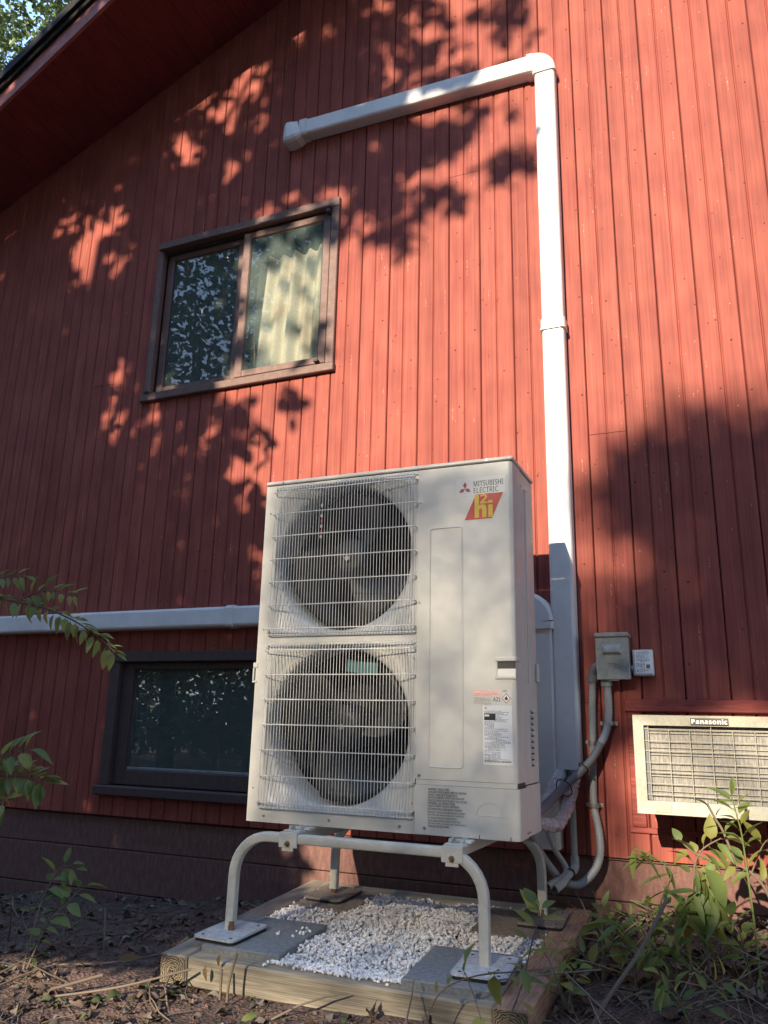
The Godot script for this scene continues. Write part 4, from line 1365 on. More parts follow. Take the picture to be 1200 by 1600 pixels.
func build_pipes() -> void:
	var a := thing("ribbed_conduit", "grey ribbed flexible conduit from the disconnect box down the wall and under the heat pump", "conduit")
	var ca := [Vector3(1.190, 1.050, 0.042), Vector3(1.180, 0.926, 0.022), Vector3(1.177, 0.796, 0.021), Vector3(1.171, 0.656, 0.021), Vector3(1.171, 0.544, 0.021), Vector3(1.187, 0.448, 0.028), Vector3(1.190, 0.365, 0.045), Vector3(1.164, 0.301, 0.060), Vector3(1.108, 0.252, 0.080), Vector3(1.049, 0.262, 0.100), Vector3(1.009, 0.306, 0.120), Vector3(0.975, 0.385, 0.20), Vector3(0.965, 0.46, 0.30), Vector3(0.965, 0.49, 0.50)]
	obj("hose", ribbed(ca, 0.0165, 0.015, 0.16), M.conduit, a)
	var el := [Vector3(1.228, 1.110, 0.055), Vector3(1.208, 1.106, 0.052), Vector3(1.194, 1.090, 0.048), Vector3(1.190, 1.070, 0.044)]
	obj("elbow", tubem(curve(el, 5), 0.017, 10), M.fitting, a)
	obj("nut", tubem([Vector3(1.1895, 1.071, 0.044), Vector3(1.1885, 1.042, 0.040)], 0.0235, 12), M.fitting, a)
	strap(a, Vector3(1.177, 0.796, 0.0015), 0.0185)
	strap(a, Vector3(1.171, 0.548, 0.0015), 0.0185)
	var b := thing("smooth_conduit", "smooth grey conduit curving from the bottom of the disconnect box to the heat pump's rear", "conduit")
	var cb := [Vector3(1.246, 1.046, 0.050), Vector3(1.249, 0.991, 0.040), Vector3(1.247, 0.913, 0.032), Vector3(1.236, 0.845, 0.040), Vector3(1.216, 0.795, 0.060), Vector3(1.173, 0.721, 0.095), Vector3(1.111, 0.652, 0.150), Vector3(1.060, 0.595, 0.250), Vector3(1.030, 0.552, 0.350), Vector3(1.010, 0.535, 0.46)]
	var e := even(curve(cb, 6), 0.012)
	var half := 0
	while e[half].y > 0.80: half += 1
	obj("ribbed_end", ribbed(e.slice(0, half + 1), 0.0175, 0.015, 0.14), M.conduit, b)
	obj("hose", tubem(e.slice(half), 0.0160, 12), M.conduit_dark, b)
	obj("nut", tubem([Vector3(1.246, 1.0535, 0.050), Vector3(1.2465, 1.026, 0.047)], 0.0235, 12), M.conduit, b)
	strap(b, Vector3(1.2445, 0.874, 0.008), 0.0195)
	tie_ring(b, Vector3(1.150, 0.697, 0.112), Vector3(0.062, 0.07, -0.05), 0.024)
	tie_ring(b, Vector3(1.085, 0.622, 0.20), Vector3(0.05, 0.057, -0.1), 0.036)
	# foil-wrapped refrigerant lines
	var f1 := [Vector3(1.104, 0.705, 0.040), Vector3(1.098, 0.653, 0.050), Vector3(1.094, 0.602, 0.090), Vector3(1.090, 0.548, 0.180), Vector3(1.072, 0.492, 0.29), Vector3(1.030, 0.500, 0.38), Vector3(1.010, 0.500, 0.46)]
	var f2 := [Vector3(1.054, 0.702, 0.036), Vector3(1.042, 0.660, 0.075), Vector3(1.028, 0.612, 0.160), Vector3(1.022, 0.572, 0.220), Vector3(1.005, 0.552, 0.320), Vector3(0.995, 0.545, 0.46)]
	var r := RandomNumberGenerator.new(); r.seed = 12
	var k := 0
	for f in [f1, f2]:
		var t := thing("refrigerant_line", ["crinkled silver foil-wrapped pipe looping low beside the heat pump's rear corner", "crinkled silver foil-wrapped pipe under the open end of the white duct"][k], "pipe", Vector3.ZERO, "foil-wrapped refrigerant lines")
		k += 1
		var ev := even(curve(f, 6), 0.013)
		var st0 := tool()
		var rows := []
		for q in ev.size():
			var tg: Vector3 = (ev[min(q + 1, ev.size() - 1)] - ev[max(q - 1, 0)]).normalized()
			var ux := tg.cross(Vector3(0.2, 0.3, 0.9)).normalized()
			var uy := tg.cross(ux)
			var row := []
			for qa in 9:
				var an := TAU * qa / 9.0
				row.append(ev[q] + (ux * cos(an) + uy * sin(an)) * 0.0250 * (1.0 + r.randf_range(-0.16, 0.18)) + tg * r.randf_range(-0.005, 0.005))
			rows.append(row)
		for q in ev.size() - 1:
			for qa in 9:
				var mid: Vector3 = (rows[q][qa] + rows[q + 1][(qa + 1) % 9]) * 0.5
				quad(st0, rows[q][qa], rows[q][(qa + 1) % 9], rows[q + 1][(qa + 1) % 9], rows[q + 1][qa], mid - ev[q])
		obj("foil_wrap", done(st0), M.foil, t)
	# condensate drains
	var d := thing("drain_pipe", "pale plastic drain pipe dropping from the duct with an elbow and open end", "drain pipe")
	obj("pipe", tubem([Vector3(1.0775, 0.72, 0.030), Vector3(1.086, 0.50, 0.040), Vector3(1.087, 0.330, 0.040)], 0.0135, 12), M.pvc, d)
	obj("elbow", tubem(curve([Vector3(1.087, 0.352, 0.040), Vector3(1.088, 0.318, 0.042), Vector3(1.087, 0.304, 0.055), Vector3(1.080, 0.294, 0.080)], 5), 0.0175, 12), M.pvc, d)
	var st := tool(true)
	tube(st, [Vector3(1.082, 0.298, 0.070), Vector3(1.056, 0.265, 0.155)], 0.0145, 12)
	obj("outlet_pipe", done(st), M.pvc, d)
	st = tool(true)
	tube(st, [Vector3(1.058, 0.267, 0.148), Vector3(1.034, 0.247, 0.212)], 0.0185, 14, [], false)
	tube(st, [Vector3(1.034, 0.247, 0.212), Vector3(1.058, 0.267, 0.148)], 0.0155, 14, [], false)
	obj("outlet_sleeve", done(st), M.pvc, d)
	tie_ring(d, Vector3(1.076, 0.291, 0.088), Vector3(0.026, 0.033, -0.085), 0.019)
	var d2 := thing("thin_drain_pipe", "thin pale drain pipe slanting behind the ribbed conduit to an open end", "drain pipe")
	obj("pipe", tubem(curve([Vector3(0.985, 0.45, 0.090), Vector3(1.017, 0.382, 0.100), Vector3(1.043, 0.338, 0.085), Vector3(1.060, 0.306, 0.082), Vector3(1.056, 0.285, 0.115), Vector3(1.035, 0.270, 0.175)], 5), 0.011, 10), M.pvc, d2)
	st = tool(true)
	tube(st, [Vector3(1.038, 0.272, 0.165), Vector3(1.012, 0.258, 0.224)], 0.0145, 12, [], false)
	tube(st, [Vector3(1.012, 0.258, 0.224), Vector3(1.038, 0.272, 0.165)], 0.0115, 12, [], false)
	obj("outlet_sleeve", done(st), M.pvc, d2)

func build_boxes() -> void:
	var b := thing("disconnect_box", "grey metal electrical disconnect box on the red wall", "electrical box")
	b.position = Vector3(1.2155, 1.052, 0.001)
	b.rotation.z = 0.006
	obj("body", boxm(Vector3(0.002, 0.002, 0.0), Vector3(0.132, 0.176, 0.080), 0.003), M.grey_box, b)
	obj("cover", boxm(Vector3(0.0, -0.003, 0.0805), Vector3(0.134, 0.172, 0.092), 0.003), M.grey_box, b)
	obj("hood", boxm(Vector3(-0.003, 0.1725, 0.0), Vector3(0.137, 0.191, 0.098), 0.003), M.grey_box, b)
	var st := tool()                                 # embossed grip
	var x0 := 0.027; var x1 := 0.107; var y0 := 0.098; var y1 := 0.142; var z := 0.0921
	var O := [Vector3(x0, y0, z), Vector3(x1, y0, z), Vector3(x1, y1, z), Vector3(x0, y1, z)]
	var I := [Vector3(x0 + 0.010, y0 + 0.012, z + 0.013), Vector3(x1 - 0.010, y0 + 0.012, z + 0.013), Vector3(x1 - 0.010, y1 - 0.020, z + 0.013), Vector3(x0 + 0.010, y1 - 0.020, z + 0.013)]
	for i in 4: quad(st, O[i], O[(i + 1) % 4], I[(i + 1) % 4], I[i], Vector3.BACK)
	quad(st, I[0], I[1], I[2], I[3], Vector3.BACK)
	obj("pull_grip", done(st), M.grey_box, b)
	st = tool()                                      # embossed mark: strokes of three capitals, too worn to read
	for s in [[0.046, 0.0625, 0.066, 0.0655], [0.0515, 0.044, 0.0545, 0.0625], [0.0700, 0.044, 0.073, 0.0655], [0.073, 0.0525, 0.081, 0.0555], [0.073, 0.0625, 0.081, 0.0655], [0.0865, 0.0625, 0.099, 0.0655], [0.0865, 0.0535, 0.099, 0.0565], [0.0865, 0.044, 0.099, 0.047]]:
		box(st, Vector3(s[0], s[1], 0.092), Vector3(s[2], s[3], 0.0965), 0.001)
	obj("embossed_mark", done(st), M.grey_box, b)
	obj("lock_tab", boxm(Vector3(0.045, -0.007, 0.078), Vector3(0.090, -0.0035, 0.090)), M.fitting, b)
	var s := thing("surge_protector", "small clear box with a printed white card beside the disconnect box", "surge protector")
	s.position = Vector3(1.357, 1.068, 0.001)
	obj("case", boxm(Vector3(0.0, 0.0, 0.0), Vector3(0.082, 0.108, 0.038), 0.004), M.clear_box, s)
	var c := Node3D.new(); put(c, "card", s)
	obj("paper", boxm(Vector3(0.009, 0.009, 0.0385), Vector3(0.0785, 0.104, 0.0395)), M.white_ink, c)
	var im := print_image(80, 110, 14, Color(0.35, 0.36, 0.38), Color(0.91, 0.92, 0.94), 6, 3)
	im.fill_rect(Rect2i(44, 52, 34, 40), Color(0.91, 0.92, 0.94))
	obj("print", decal_mesh(0.012, 0.076, 0.012, 0.101, 0.0399), picture(im), c)
	obj("photo", decal_mesh(0.053, 0.068, 0.030, 0.046, 0.0402), M.conduit_dark, c)
	obj("nipple", tubem([Vector3(-0.012, 0.03, 0.018), Vector3(0.001, 0.03, 0.018)], 0.012, 8), M.steel, s)
	obj("lock_nut", tubem([Vector3(-0.006, 0.03, 0.018), Vector3(-0.001, 0.03, 0.018)], 0.017, 6), M.steel, s)

func build_ac() -> void:
	var t := thing("air_conditioner", "cream through-wall air conditioner with wire grille in the red wall", "air conditioner")
	t.position = Vector3(1.378, 0.558, 0.0)
	var W := 0.70
	var H := 0.347
	obj("case", boxm(Vector3(0.012, 0.012, -0.35), Vector3(W - 0.012, H - 0.012, 0.300), 0.004), M.ac_case, t)
	var f := Node3D.new(); put(f, "front_frame", t)
	var b := 0.037
	var st := tool()                                 # mitred frame
	var o := [Vector3(0, 0, 0.35), Vector3(W, 0, 0.35), Vector3(W, H, 0.35), Vector3(0, H, 0.35)]
	var i := [Vector3(b, b + 0.008, 0.346), Vector3(W - b, b + 0.008, 0.346), Vector3(W - b, H - b, 0.346), Vector3(b, H - b, 0.346)]
	for k in 4:
		st = tool()
		var k2 := (k + 1) % 4
		quad(st, o[k], o[k2], i[k2], i[k], Vector3.BACK)
		var d := Vector3(0, 0, -0.075)
		quad(st, o[k], o[k2], o[k2] + d, o[k] + d, (o[k] + o[k2]) * 0.5 - Vector3(W, H, 0.7) * 0.5)
		quad(st, i[k], i[k2], i[k2] + d * 0.4, i[k] + d * 0.4, -((o[k] + o[k2]) * 0.5 - Vector3(W, H, 0.7) * 0.5))
		quad(st, o[k] + d, o[k2] + d, i[k2] + d * 0.95, i[k] + d * 0.95, Vector3.FORWARD)
		obj("frame_side", done(st), M.ac_frame, f)
	obj("taped_patch", boxm(Vector3(0.062, 0.008, 0.3502), Vector3(0.118, 0.036, 0.3512)), M.ac_frame, f)
	obj("condenser_fins", boxm(Vector3(0.045, 0.016, 0.3005), Vector3(W - 0.03, H - 0.03, 0.318)), M.ac_fin, t)
	obj("side_channel", boxm(Vector3(0.038, 0.046, 0.319), Vector3(0.050, H - 0.038, 0.331), 0.002), M.conduit_dark, t)
	var g := Node3D.new(); put(g, "wire_grille", t)
	for k in 10:
		var x := 0.052 + k * 0.0725
		if x > W - 0.04: break
		obj("upright_wire", tubem([Vector3(x, 0.046, 0.337), Vector3(x, H - (0.026 if k == 3 or k == 0 else 0.050), 0.337)], 0.0016, 6), M.ac_frame, g)
	for q in [[0.297, 0.0024], [0.283, 0.0017], [0.254, 0.0024], [0.232, 0.0017], [0.219, 0.0024], [0.206, 0.0017], [0.178, 0.0024], [0.154, 0.0017], [0.1435, 0.0024], [0.131, 0.0017], [0.104, 0.0024], [0.079, 0.0017], [0.066, 0.0028]]:
		var z := 0.3335 if q[1] > 0.002 else 0.326
		obj("cross_wire", tubem([Vector3(0.036, q[0], z), Vector3(W - 0.036, q[0], z)], q[1] * 0.72, 6), M.ac_frame, g)
	var n := Node3D.new(); put(n, "name_badge", t)
	obj("badge_plate", boxm(Vector3(0.203, H - 0.032, 0.3505), Vector3(0.331, H - 0.008, 0.3525), 0.001), M.nameplate, n)
	text("lettering", "Panasonic", 0.207, 0.327, H - 0.0285, H - 0.0115, 0.3526, M.white_ink, n, true)

# ------------------------------------------------------------------ ground, litter
var hn1 := noise(101, 1.1, 3)
var hn2 := noise(102, 7.0, 3)
func ground_y(x: float, z: float) -> float:
	var cx := clampf(x, -3.0, 3.0)
	var back := clampf(1.1 - z, -1.4, 1.5)
	var y := 0.058 * back + cx * lerpf(0.018, 0.070, clampf(back / 1.1, 0.0, 1.0))
	var near: float = clampf(1.0 - (Vector2(x, z).length() - 6.0) / 10.0, 0.0, 1.0)
	y += hn1.get_noise_2d(x, z) * 0.022 * near + hn1.get_noise_2d(x * 0.15 + 40.0, z * 0.15) * 0.25 * (1.0 - near)
	y += hn2.get_noise_2d(x, z) * 0.011 * near
	# the pad is dug into level soil
	var inside := x > -0.14 and x < 1.17 and z > -0.02 and z < 1.10
	if inside: y = min(y, 0.03)
	return y - 0.012

func axis_steps(lo: float, hi: float, step: float, far: float) -> Array:
	var a := []
	var v := lo
	while v < hi:
		a.append(v); v += step
	a.append(hi)
	var s := step
	var e := hi
	while e < far:
		s *= 1.25; e += s; a.append(e)
	s = step
	e = lo
	while e > -far:
		s *= 1.25; e -= s; a.push_front(e)
	return a

func build_ground() -> void:
	var xs := axis_steps(-2.8, 2.6, 0.028, 70.0)
	var zs := axis_steps(-0.12, 2.4, 0.028, 70.0)
	var st := SurfaceTool.new()
	st.begin(Mesh.PRIMITIVE_TRIANGLES)
	st.set_smooth_group(0)
	for z in zs:
		for x in xs: st.add_vertex(Vector3(x, ground_y(x, z), z))
	var n := xs.size()
	for j in zs.size() - 1:
		for i in n - 1:
			var a := j * n + i
			for k in [a, a + 1, a + n, a + 1, a + n + 1, a + n]: st.add_index(k)
	st.generate_normals()
	var o := obj("ground", st.commit(), M.dirt)
	o.set_meta("kind", "structure")

func on_pad(x: float, z: float) -> bool:
	return x > -0.13 and x < 1.16 and z > -0.05 and z < 1.115

func leaf_mesh(wide: float, droop: float, fold: float, curl := 0.0) -> ArrayMesh:
	var st := tool(true)
	var n := 6
	var mid := []
	var lft := []
	var rgt := []
	for i in n + 1:
		var t := float(i) / n
		var w := wide * 0.5 * pow(sin(PI * pow(t, 0.72)), 0.85) if i > 0 and i < n else 0.004
		var y := -droop * t * t
		mid.append(Vector3(0, y, t))
		lft.append(Vector3(-w, y + fold * w + curl * w * sin(t * 7.0), t))
		rgt.append(Vector3(w, y + fold * w - curl * w * sin(t * 6.0 + 1.0), t))
	for i in n:
		quad(st, mid[i], mid[i + 1], lft[i + 1], lft[i], Vector3.UP)
		quad(st, mid[i], mid[i + 1], rgt[i + 1], rgt[i], Vector3.UP)
	tube(st, [Vector3(0, 0.0, -0.16), Vector3(0, 0, 0.0)], 0.012, 4, [], false)
	return done(st)

var LEAVES := []
func aim(p: Vector3, d: Vector3, up: Vector3, s: float) -> Transform3D:
	var z := d.normalized()
	var x := up.cross(z)
	if x.length() < 0.01: x = Vector3(1, 0, 0)
	x = x.normalized()
	return Transform3D(Basis(x, z.cross(x), z).scaled(Vector3.ONE * s), p)

func add_leaf(parent: Node, p: Vector3, d: Vector3, s: float, r: RandomNumberGenerator, shades := 4, kind := -1) -> void:
	var k := r.randi() % 3 if kind < 0 else kind
	var o := obj("leaf", LEAVES[k], M["leaf%d" % (r.randi() % shades)], parent)
	var up := Vector3(r.randf_range(-0.5, 0.5), 1.0, r.randf_range(-0.2, 0.7))
	o.transform = aim(p, d, up, s)

# a twig with leaves set alternately along it
func twig_with_leaves(plant: Node, pts: Array, r0: float, r1: float, mat: Material, n: int, size: float, r: RandomNumberGenerator, from := 0.15, droop := 0.35, shades := 4) -> void:
	var c := curve(pts, 6)
	var sc := []
	for k in c.size(): sc.append(lerpf(1.0, r1 / r0, float(k) / (c.size() - 1)))
	obj("stem", tubem(c, r0, 6, sc), mat, plant)
	for k in n:
		var t := lerpf(from, 1.0, (k + r.randf() * 0.5) / n)
		var f: float = t * (c.size() - 1)
		var i: int = min(int(f), c.size() - 2)
		var p: Vector3 = c[i].lerp(c[i + 1], f - i)
		var d: Vector3 = (c[i + 1] - c[i]).normalized()
		var side := d.cross(Vector3(r.randf_range(-0.3, 0.3), 0.5, 1.0)).normalized() * (1.0 if k % 2 == 0 else -1.0)
		if k == n - 1: side *= 0.2
		var dir := d * 0.7 + side * 0.9 + Vector3(r.randf_range(-0.3, 0.3), -droop + r.randf_range(-0.25, 0.25), r.randf_range(-0.2, 0.5))
		add_leaf(plant, p + dir.normalized() * size * 0.15, dir, size * r.randf_range(0.65, 1.15), r, shades)

func build_litter() -> void:
	var r := RandomNumberGenerator.new(); r.seed = 77
	# dry curled leaves
	var st := tool(true)
	var dead := leaf_mesh(0.5, 0.15, 0.5, 0.6)
	var xf := []
	var cols := []
	while xf.size() < 2800:
		var x := r.randf_range(-2.2, 2.3)
		var z := r.randf_range(0.0, 2.3)
		if on_pad(x, z): continue
		var dens: float = 0.25 + 0.75 * clampf((z - 0.7) * 1.2, 0.0, 1.0)
		if x > 1.0: dens = 0.8
		if r.randf() > dens * (0.5 + hn1.get_noise_2d(x * 2.0 + 9.0, z * 2.0)): continue
		var d := Vector3(r.randf_range(-1, 1), r.randf_range(-0.12, 0.2), r.randf_range(-1, 1))
		var t := aim(Vector3(x, ground_y(x, z) + r.randf_range(0.002, 0.016), z), d, Vector3(r.randf_range(-0.5, 0.5), 1, r.randf_range(-0.5, 0.5)), r.randf_range(0.025, 0.07))
		xf.append(t)
		var g := r.randf()
		var c := Color(0.13, 0.085, 0.06) if g < 0.5 else (Color(0.17, 0.14, 0.11) if g < 0.88 else Color(0.075, 0.10, 0.035))
		var v := r.randf_range(0.55, 1.3)
		cols.append(Color(c.r * v, c.g * v, c.b * v))
	tag(stuff(multi("leaf_litter", dead, xf, cols, M.litter)), "dry and wilted leaves scattered over the bare soil around the pad", "leaf litter")
	# broken twigs and stalks
	xf = []
	cols = []
	st = tool(true)
	tube(st, [Vector3(0, 0, 0), Vector3(0.06, 0.03, 0.35), Vector3(0.0, 0.05, 0.7), Vector3(-0.04, 0.02, 1.0)], 0.016, 5, [1.0, 0.9, 0.7, 0.45])
	var tw := done(st)
	while xf.size() < 650:
		var x := r.randf_range(-2.2, 2.3)
		var z := r.randf_range(0.02, 2.3)
		if on_pad(x, z): continue
		if r.randf() > (0.3 + 0.7 * clampf(z - 0.5, 0.0, 1.0)): continue
		var d := Vector3(r.randf_range(-1, 1), r.randf_range(-0.05, 0.22), r.randf_range(-1, 1))
		var s := r.randf_range(0.05, 0.24)
		xf.append(aim(Vector3(x, ground_y(x, z) + 0.004, z), d, Vector3(r.randf_range(-1, 1), 1, 0), s))
		var v := r.randf_range(0.4, 1.1)
		cols.append(Color(0.17 * v, 0.13 * v, 0.095 * v))
	for m in 120:                                    # longer dead stalks leaning among the right weeds
		var x := r.randf_range(1.12, 2.1)
		var z := r.randf_range(0.25, 1.25)
		var d := Vector3(r.randf_range(-1, 1), r.randf_range(0.0, 0.55), r.randf_range(-1, 1))
		xf.append(aim(Vector3(x, ground_y(x, z), z), d, Vector3(r.randf_range(-1, 1), 1, 0), r.randf_range(0.10, 0.32)) * Transform3D(Basis.from_scale(Vector3(0.55, 0.55, 1.0)), Vector3.ZERO))
		var v := r.randf_range(0.6, 2.0)
		cols.append(Color(0.16 * v, 0.125 * v, 0.085 * v))
	tag(stuff(multi("twig_litter", tw, xf, cols, M.litter)), "thin broken twigs and stalks littering the soil", "twigs")
	# crumbs of soil
	st = tool()
	var q := [Vector3(1, 0, 0), Vector3(-0.9, 0.1, 0), Vector3(0, 0.7, 0.1), Vector3(0, -0.8, 0), Vector3(0.1, 0, 1.1), Vector3(0, 0.1, -0.9)]
	for f in [[0, 2, 4], [2, 1, 4], [1, 3, 4], [3, 0, 4], [2, 0, 5], [1, 2, 5], [3, 1, 5], [0, 3, 5]]: tri(st, q[f[0]], q[f[1]], q[f[2]], q[f[0]] + q[f[1]] + q[f[2]])
	var crumb := done(st)
	xf = []
	cols = []
	while xf.size() < 5200:
		var x := r.randf_range(-2.4, 2.4)
		var z := r.randf_range(0.0, 2.3)
		if on_pad(x, z): continue
		var s := 0.0025 + 0.009 * pow(r.randf(), 3.0)
		xf.append(Transform3D(Basis(Vector3(r.randf_range(-1, 1), r.randf_range(-1, 1), r.randf_range(-1, 1)).normalized(), r.randf() * 6.0).scaled(Vector3.ONE * s), Vector3(x, ground_y(x, z) + s * 0.3, z)))
		var v := r.randf_range(0.6, 1.3)
		if r.randf() < 0.02: v = 3.0
		cols.append(Color(0.105 * v, 0.068 * v, 0.054 * v))
	tag(stuff(multi("soil_crumbs", crumb, xf, cols, M.litter)), "crumbs and small clods of dark brown soil", "soil")
	# sticks one can pick out
	var S := [
		["pale thin stick lying against the left front corner of the timber frame", [Vector3(-0.30, 0.0, 1.37), Vector3(-0.14, 0.02, 1.26), Vector3(0.04, 0.065, 1.14)], 0.006, M.stick_pale],
		["long thin twig lying on the bare soil left of the timber frame", [Vector3(-0.56, 0.0, 1.12), Vector3(-0.36, 0.015, 1.05), Vector3(-0.22, 0.03, 0.88)], 0.005, M.stick_pale],
		["short stick lying in the left foreground among dead leaves", [Vector3(-0.36, 0.0, 1.33), Vector3(-0.25, 0.03, 1.22)], 0.009, M.twig],
		["upright cut stub standing just in front of the timber frame, taller of two", [Vector3(0.205, 0.0, 1.17), Vector3(0.206, 0.06, 1.165), Vector3(0.219, 0.135, 1.15)], 0.007, M.twig],
		["shorter upright cut stub in front of the timber frame", [Vector3(0.172, 0.0, 1.16), Vector3(0.168, 0.085, 1.155)], 0.007, M.twig],
		["dark thin stub standing in the soil among the left weeds", [Vector3(-0.46, -0.02, 0.98), Vector3(-0.475, 0.08, 0.97), Vector3(-0.50, 0.16, 0.95)], 0.006, M.twig],
		["brown woody branch rising at a slant through the right weeds", [Vector3(1.27, 0.0, 0.98), Vector3(1.33, 0.10, 0.93), Vector3(1.42, 0.22, 0.85), Vector3(1.50, 0.36, 0.78)], 0.010, M.twig],
		["pale straw-coloured stalk crossing low in the right weeds", [Vector3(1.36, 0.30, 0.55), Vector3(1.58, 0.24, 0.62), Vector3(1.82, 0.17, 0.70)], 0.004, M.stick_pale],
		["bare bent stalk lying over the right timber corner", [Vector3(1.02, 0.13, 1.02), Vector3(1.14, 0.15, 0.98), Vector3(1.32, 0.18, 0.95)], 0.004, M.stick_pale],
		["thin straw stalk slanting down in front of the right weeds", [Vector3(1.22, 0.17, 0.98), Vector3(1.36, 0.08, 1.02), Vector3(1.48, 0.03, 1.05)], 0.004, M.stick_pale]]
	for s in S:
		var o := obj("stick", tubem(curve(s[1], 5), s[2] * 0.62, 7, []), s[3])
		tag(o, s[0], "stick")

func build_plants() -> void:
	var r := RandomNumberGenerator.new(); r.seed = 404
	LEAVES = [leaf_mesh(0.37, 0.14, 0.40), leaf_mesh(0.56, 0.30, 0.28, 0.2), leaf_mesh(0.34, 0.42, 0.55, 0.2), leaf_mesh(0.24, 0.10, 0.4), leaf_mesh(0.62, 0.35, 0.3, 0.2)]
	# shrub at the left edge: two leafy boughs reach into view
	var s := thing("shrub", "leafy shrub at the left edge with two boughs reaching over the lower window", "shrub")
	obj("stem", tubem(curve([Vector3(-1.75, -0.2, 1.25), Vector3(-1.66, 0.5, 1.26), Vector3(-1.58, 1.0, 1.24), Vector3(-1.45, 1.36, 1.20)], 5), 0.016, 8), M.twig, s)
	twig_with_leaves(s, [Vector3(-1.45, 1.36, 1.2), Vector3(-1.15, 1.335, 1.2), Vector3(-0.993, 1.311, 1.2), Vector3(-0.777, 1.272, 1.2), Vector3(-0.602, 1.216, 1.2), Vector3(-0.465, 1.150, 1.2), Vector3(-0.36, 1.083, 1.2)], 0.006, 0.0018, M.twig, 58, 0.066, r, 0.12, 0.4)
	twig_with_leaves(s, [Vector3(-1.15, 1.335, 1.2), Vector3(-1.02, 1.39, 1.22), Vector3(-0.88, 1.40, 1.2)], 0.004, 0.0015, M.twig, 18, 0.062, r, 0.1, 0.2)
	twig_with_leaves(s, [Vector3(-0.90, 1.295, 1.2), Vector3(-0.75, 1.335, 1.2), Vector3(-0.58, 1.305, 1.21)], 0.003, 0.0013, M.twig, 15, 0.062, r, 0.2, 0.3)
	twig_with_leaves(s, [Vector3(-1.64, 0.6, 1.26), Vector3(-1.25, 0.60, 1.28), Vector3(-0.871, 0.624, 1.3), Vector3(-0.744, 0.636, 1.3), Vector3(-0.619, 0.640, 1.3), Vector3(-0.52, 0.618, 1.3)], 0.006, 0.0018, M.twig, 38, 0.075, r, 0.45, 0.15)
	twig_with_leaves(s, [Vector3(-0.88, 0.624, 1.3), Vector3(-0.74, 0.70, 1.31), Vector3(-0.62, 0.735, 1.3)], 0.003, 0.0013, M.twig, 13, 0.085, r, 0.1, 0.2)
	twig_with_leaves(s, [Vector3(-0.88, 0.615, 1.3), Vector3(-0.74, 0.56, 1.32), Vector3(-0.66, 0.55, 1.34)], 0.003, 0.0013, M.twig, 9, 0.08, r, 0.1, 0.4)
	# small dim weeds low at the left
	var a := thing("weed", "small dark weed on the soil at the left under the shrub", "weed")
	twig_with_leaves(a, [Vector3(-0.66, -0.06, 1.16), Vector3(-0.70, 0.06, 1.10), Vector3(-0.74, 0.19, 1.02), Vector3(-0.71, 0.285, 0.98), Vector3(-0.64, 0.29, 0.98)], 0.005, 0.002, M.twig, 14, 0.085, r, 0.35, 0.3, 3)
	twig_with_leaves(a, [Vector3(-0.66, -0.06, 1.16), Vector3(-0.62, 0.07, 1.14), Vector3(-0.60, 0.16, 1.12)], 0.004, 0.0015, M.twig, 8, 0.06, r, 0.3, 0.4, 3)
	twig_with_leaves(a, [Vector3(-0.70, 0.06, 1.1), Vector3(-0.63, 0.17, 1.02), Vector3(-0.58, 0.235, 0.98)], 0.003, 0.0015, M.twig, 7, 0.075, r, 0.3, 0.3, 3)
	# weeds at the right, under the air conditioner
	var b := thing("weed", "tall weed with broad drooping leaves in front of the foundation under the air conditioner", "weed")
	twig_with_leaves(b, [Vector3(1.60, 0.08, 0.60), Vector3(1.585, 0.25, 0.60), Vector3(1.570, 0.40, 0.60), Vector3(1.596, 0.476, 0.60), Vector3(1.66, 0.52, 0.60)], 0.006, 0.002, M.twig, 12, 0.085, r, 0.45, 0.3)
	for k in 15:
		var top := Vector3(1.573 + r.randf_range(-0.045, 0.05), 0.43 - 0.012 * k, 0.60 + r.randf_range(-0.01, 0.04))
		add_leaf(b, top, Vector3(r.randf_range(-0.75, 0.75), -1.0, r.randf_range(-0.1, 0.4)), r.randf_range(0.085, 0.14), r, 3, 2 if k % 3 else 1)
	var c := thing("weed", "slender green shoot rising past the bottom edge of the air conditioner", "weed")
	twig_with_leaves(c, [Vector3(1.74, 0.10, 0.66), Vector3(1.735, 0.30, 0.64), Vector3(1.727, 0.46, 0.62), Vector3(1.721, 0.545, 0.62), Vector3(1.711, 0.601, 0.62), Vector3(1.702, 0.652, 0.62)], 0.004, 0.0015, M.leaf1, 13, 0.07, r, 0.35, -0.1)
	add_leaf(c, Vector3(1.708, 0.615, 0.62), Vector3(1.0, 0.25, 0.2), 0.075, r, 2, 3)
	add_leaf(c, Vector3(1.706, 0.635, 0.62), Vector3(-1.0, 0.05, 0.2), 0.06, r, 2, 3)
	add_leaf(c, Vector3(1.702, 0.652, 0.62), Vector3(0.1, 1, 0.1), 0.055, r, 2, 3)
	var d := thing("weed", "half-bare weed stalk with broken tip in front of the air conditioner", "weed")
	twig_with_leaves(d, [Vector3(1.82, 0.12, 0.62), Vector3(1.79, 0.34, 0.60), Vector3(1.742, 0.422, 0.60), Vector3(1.679, 0.448, 0.60), Vector3(1.585, 0.465, 0.60), Vector3(1.53, 0.51, 0.60)], 0.0055, 0.003, M.twig, 9, 0.065, r, 0.3, 0.2)
	twig_with_leaves(d, [Vector3(1.70, 0.44, 0.60), Vector3(1.668, 0.539, 0.60), Vector3(1.648, 0.576, 0.60), Vector3(1.626, 0.622, 0.60)], 0.0045, 0.004, M.twig, 4, 0.05, r, 0.2, 0.0)
	twig_with_leaves(d, [Vector3(1.74, 0.422, 0.60), Vector3(1.79, 0.52, 0.60), Vector3(1.85, 0.53, 0.61)], 0.003, 0.0015, M.twig, 8, 0.075, r, 0.3, 0.1)
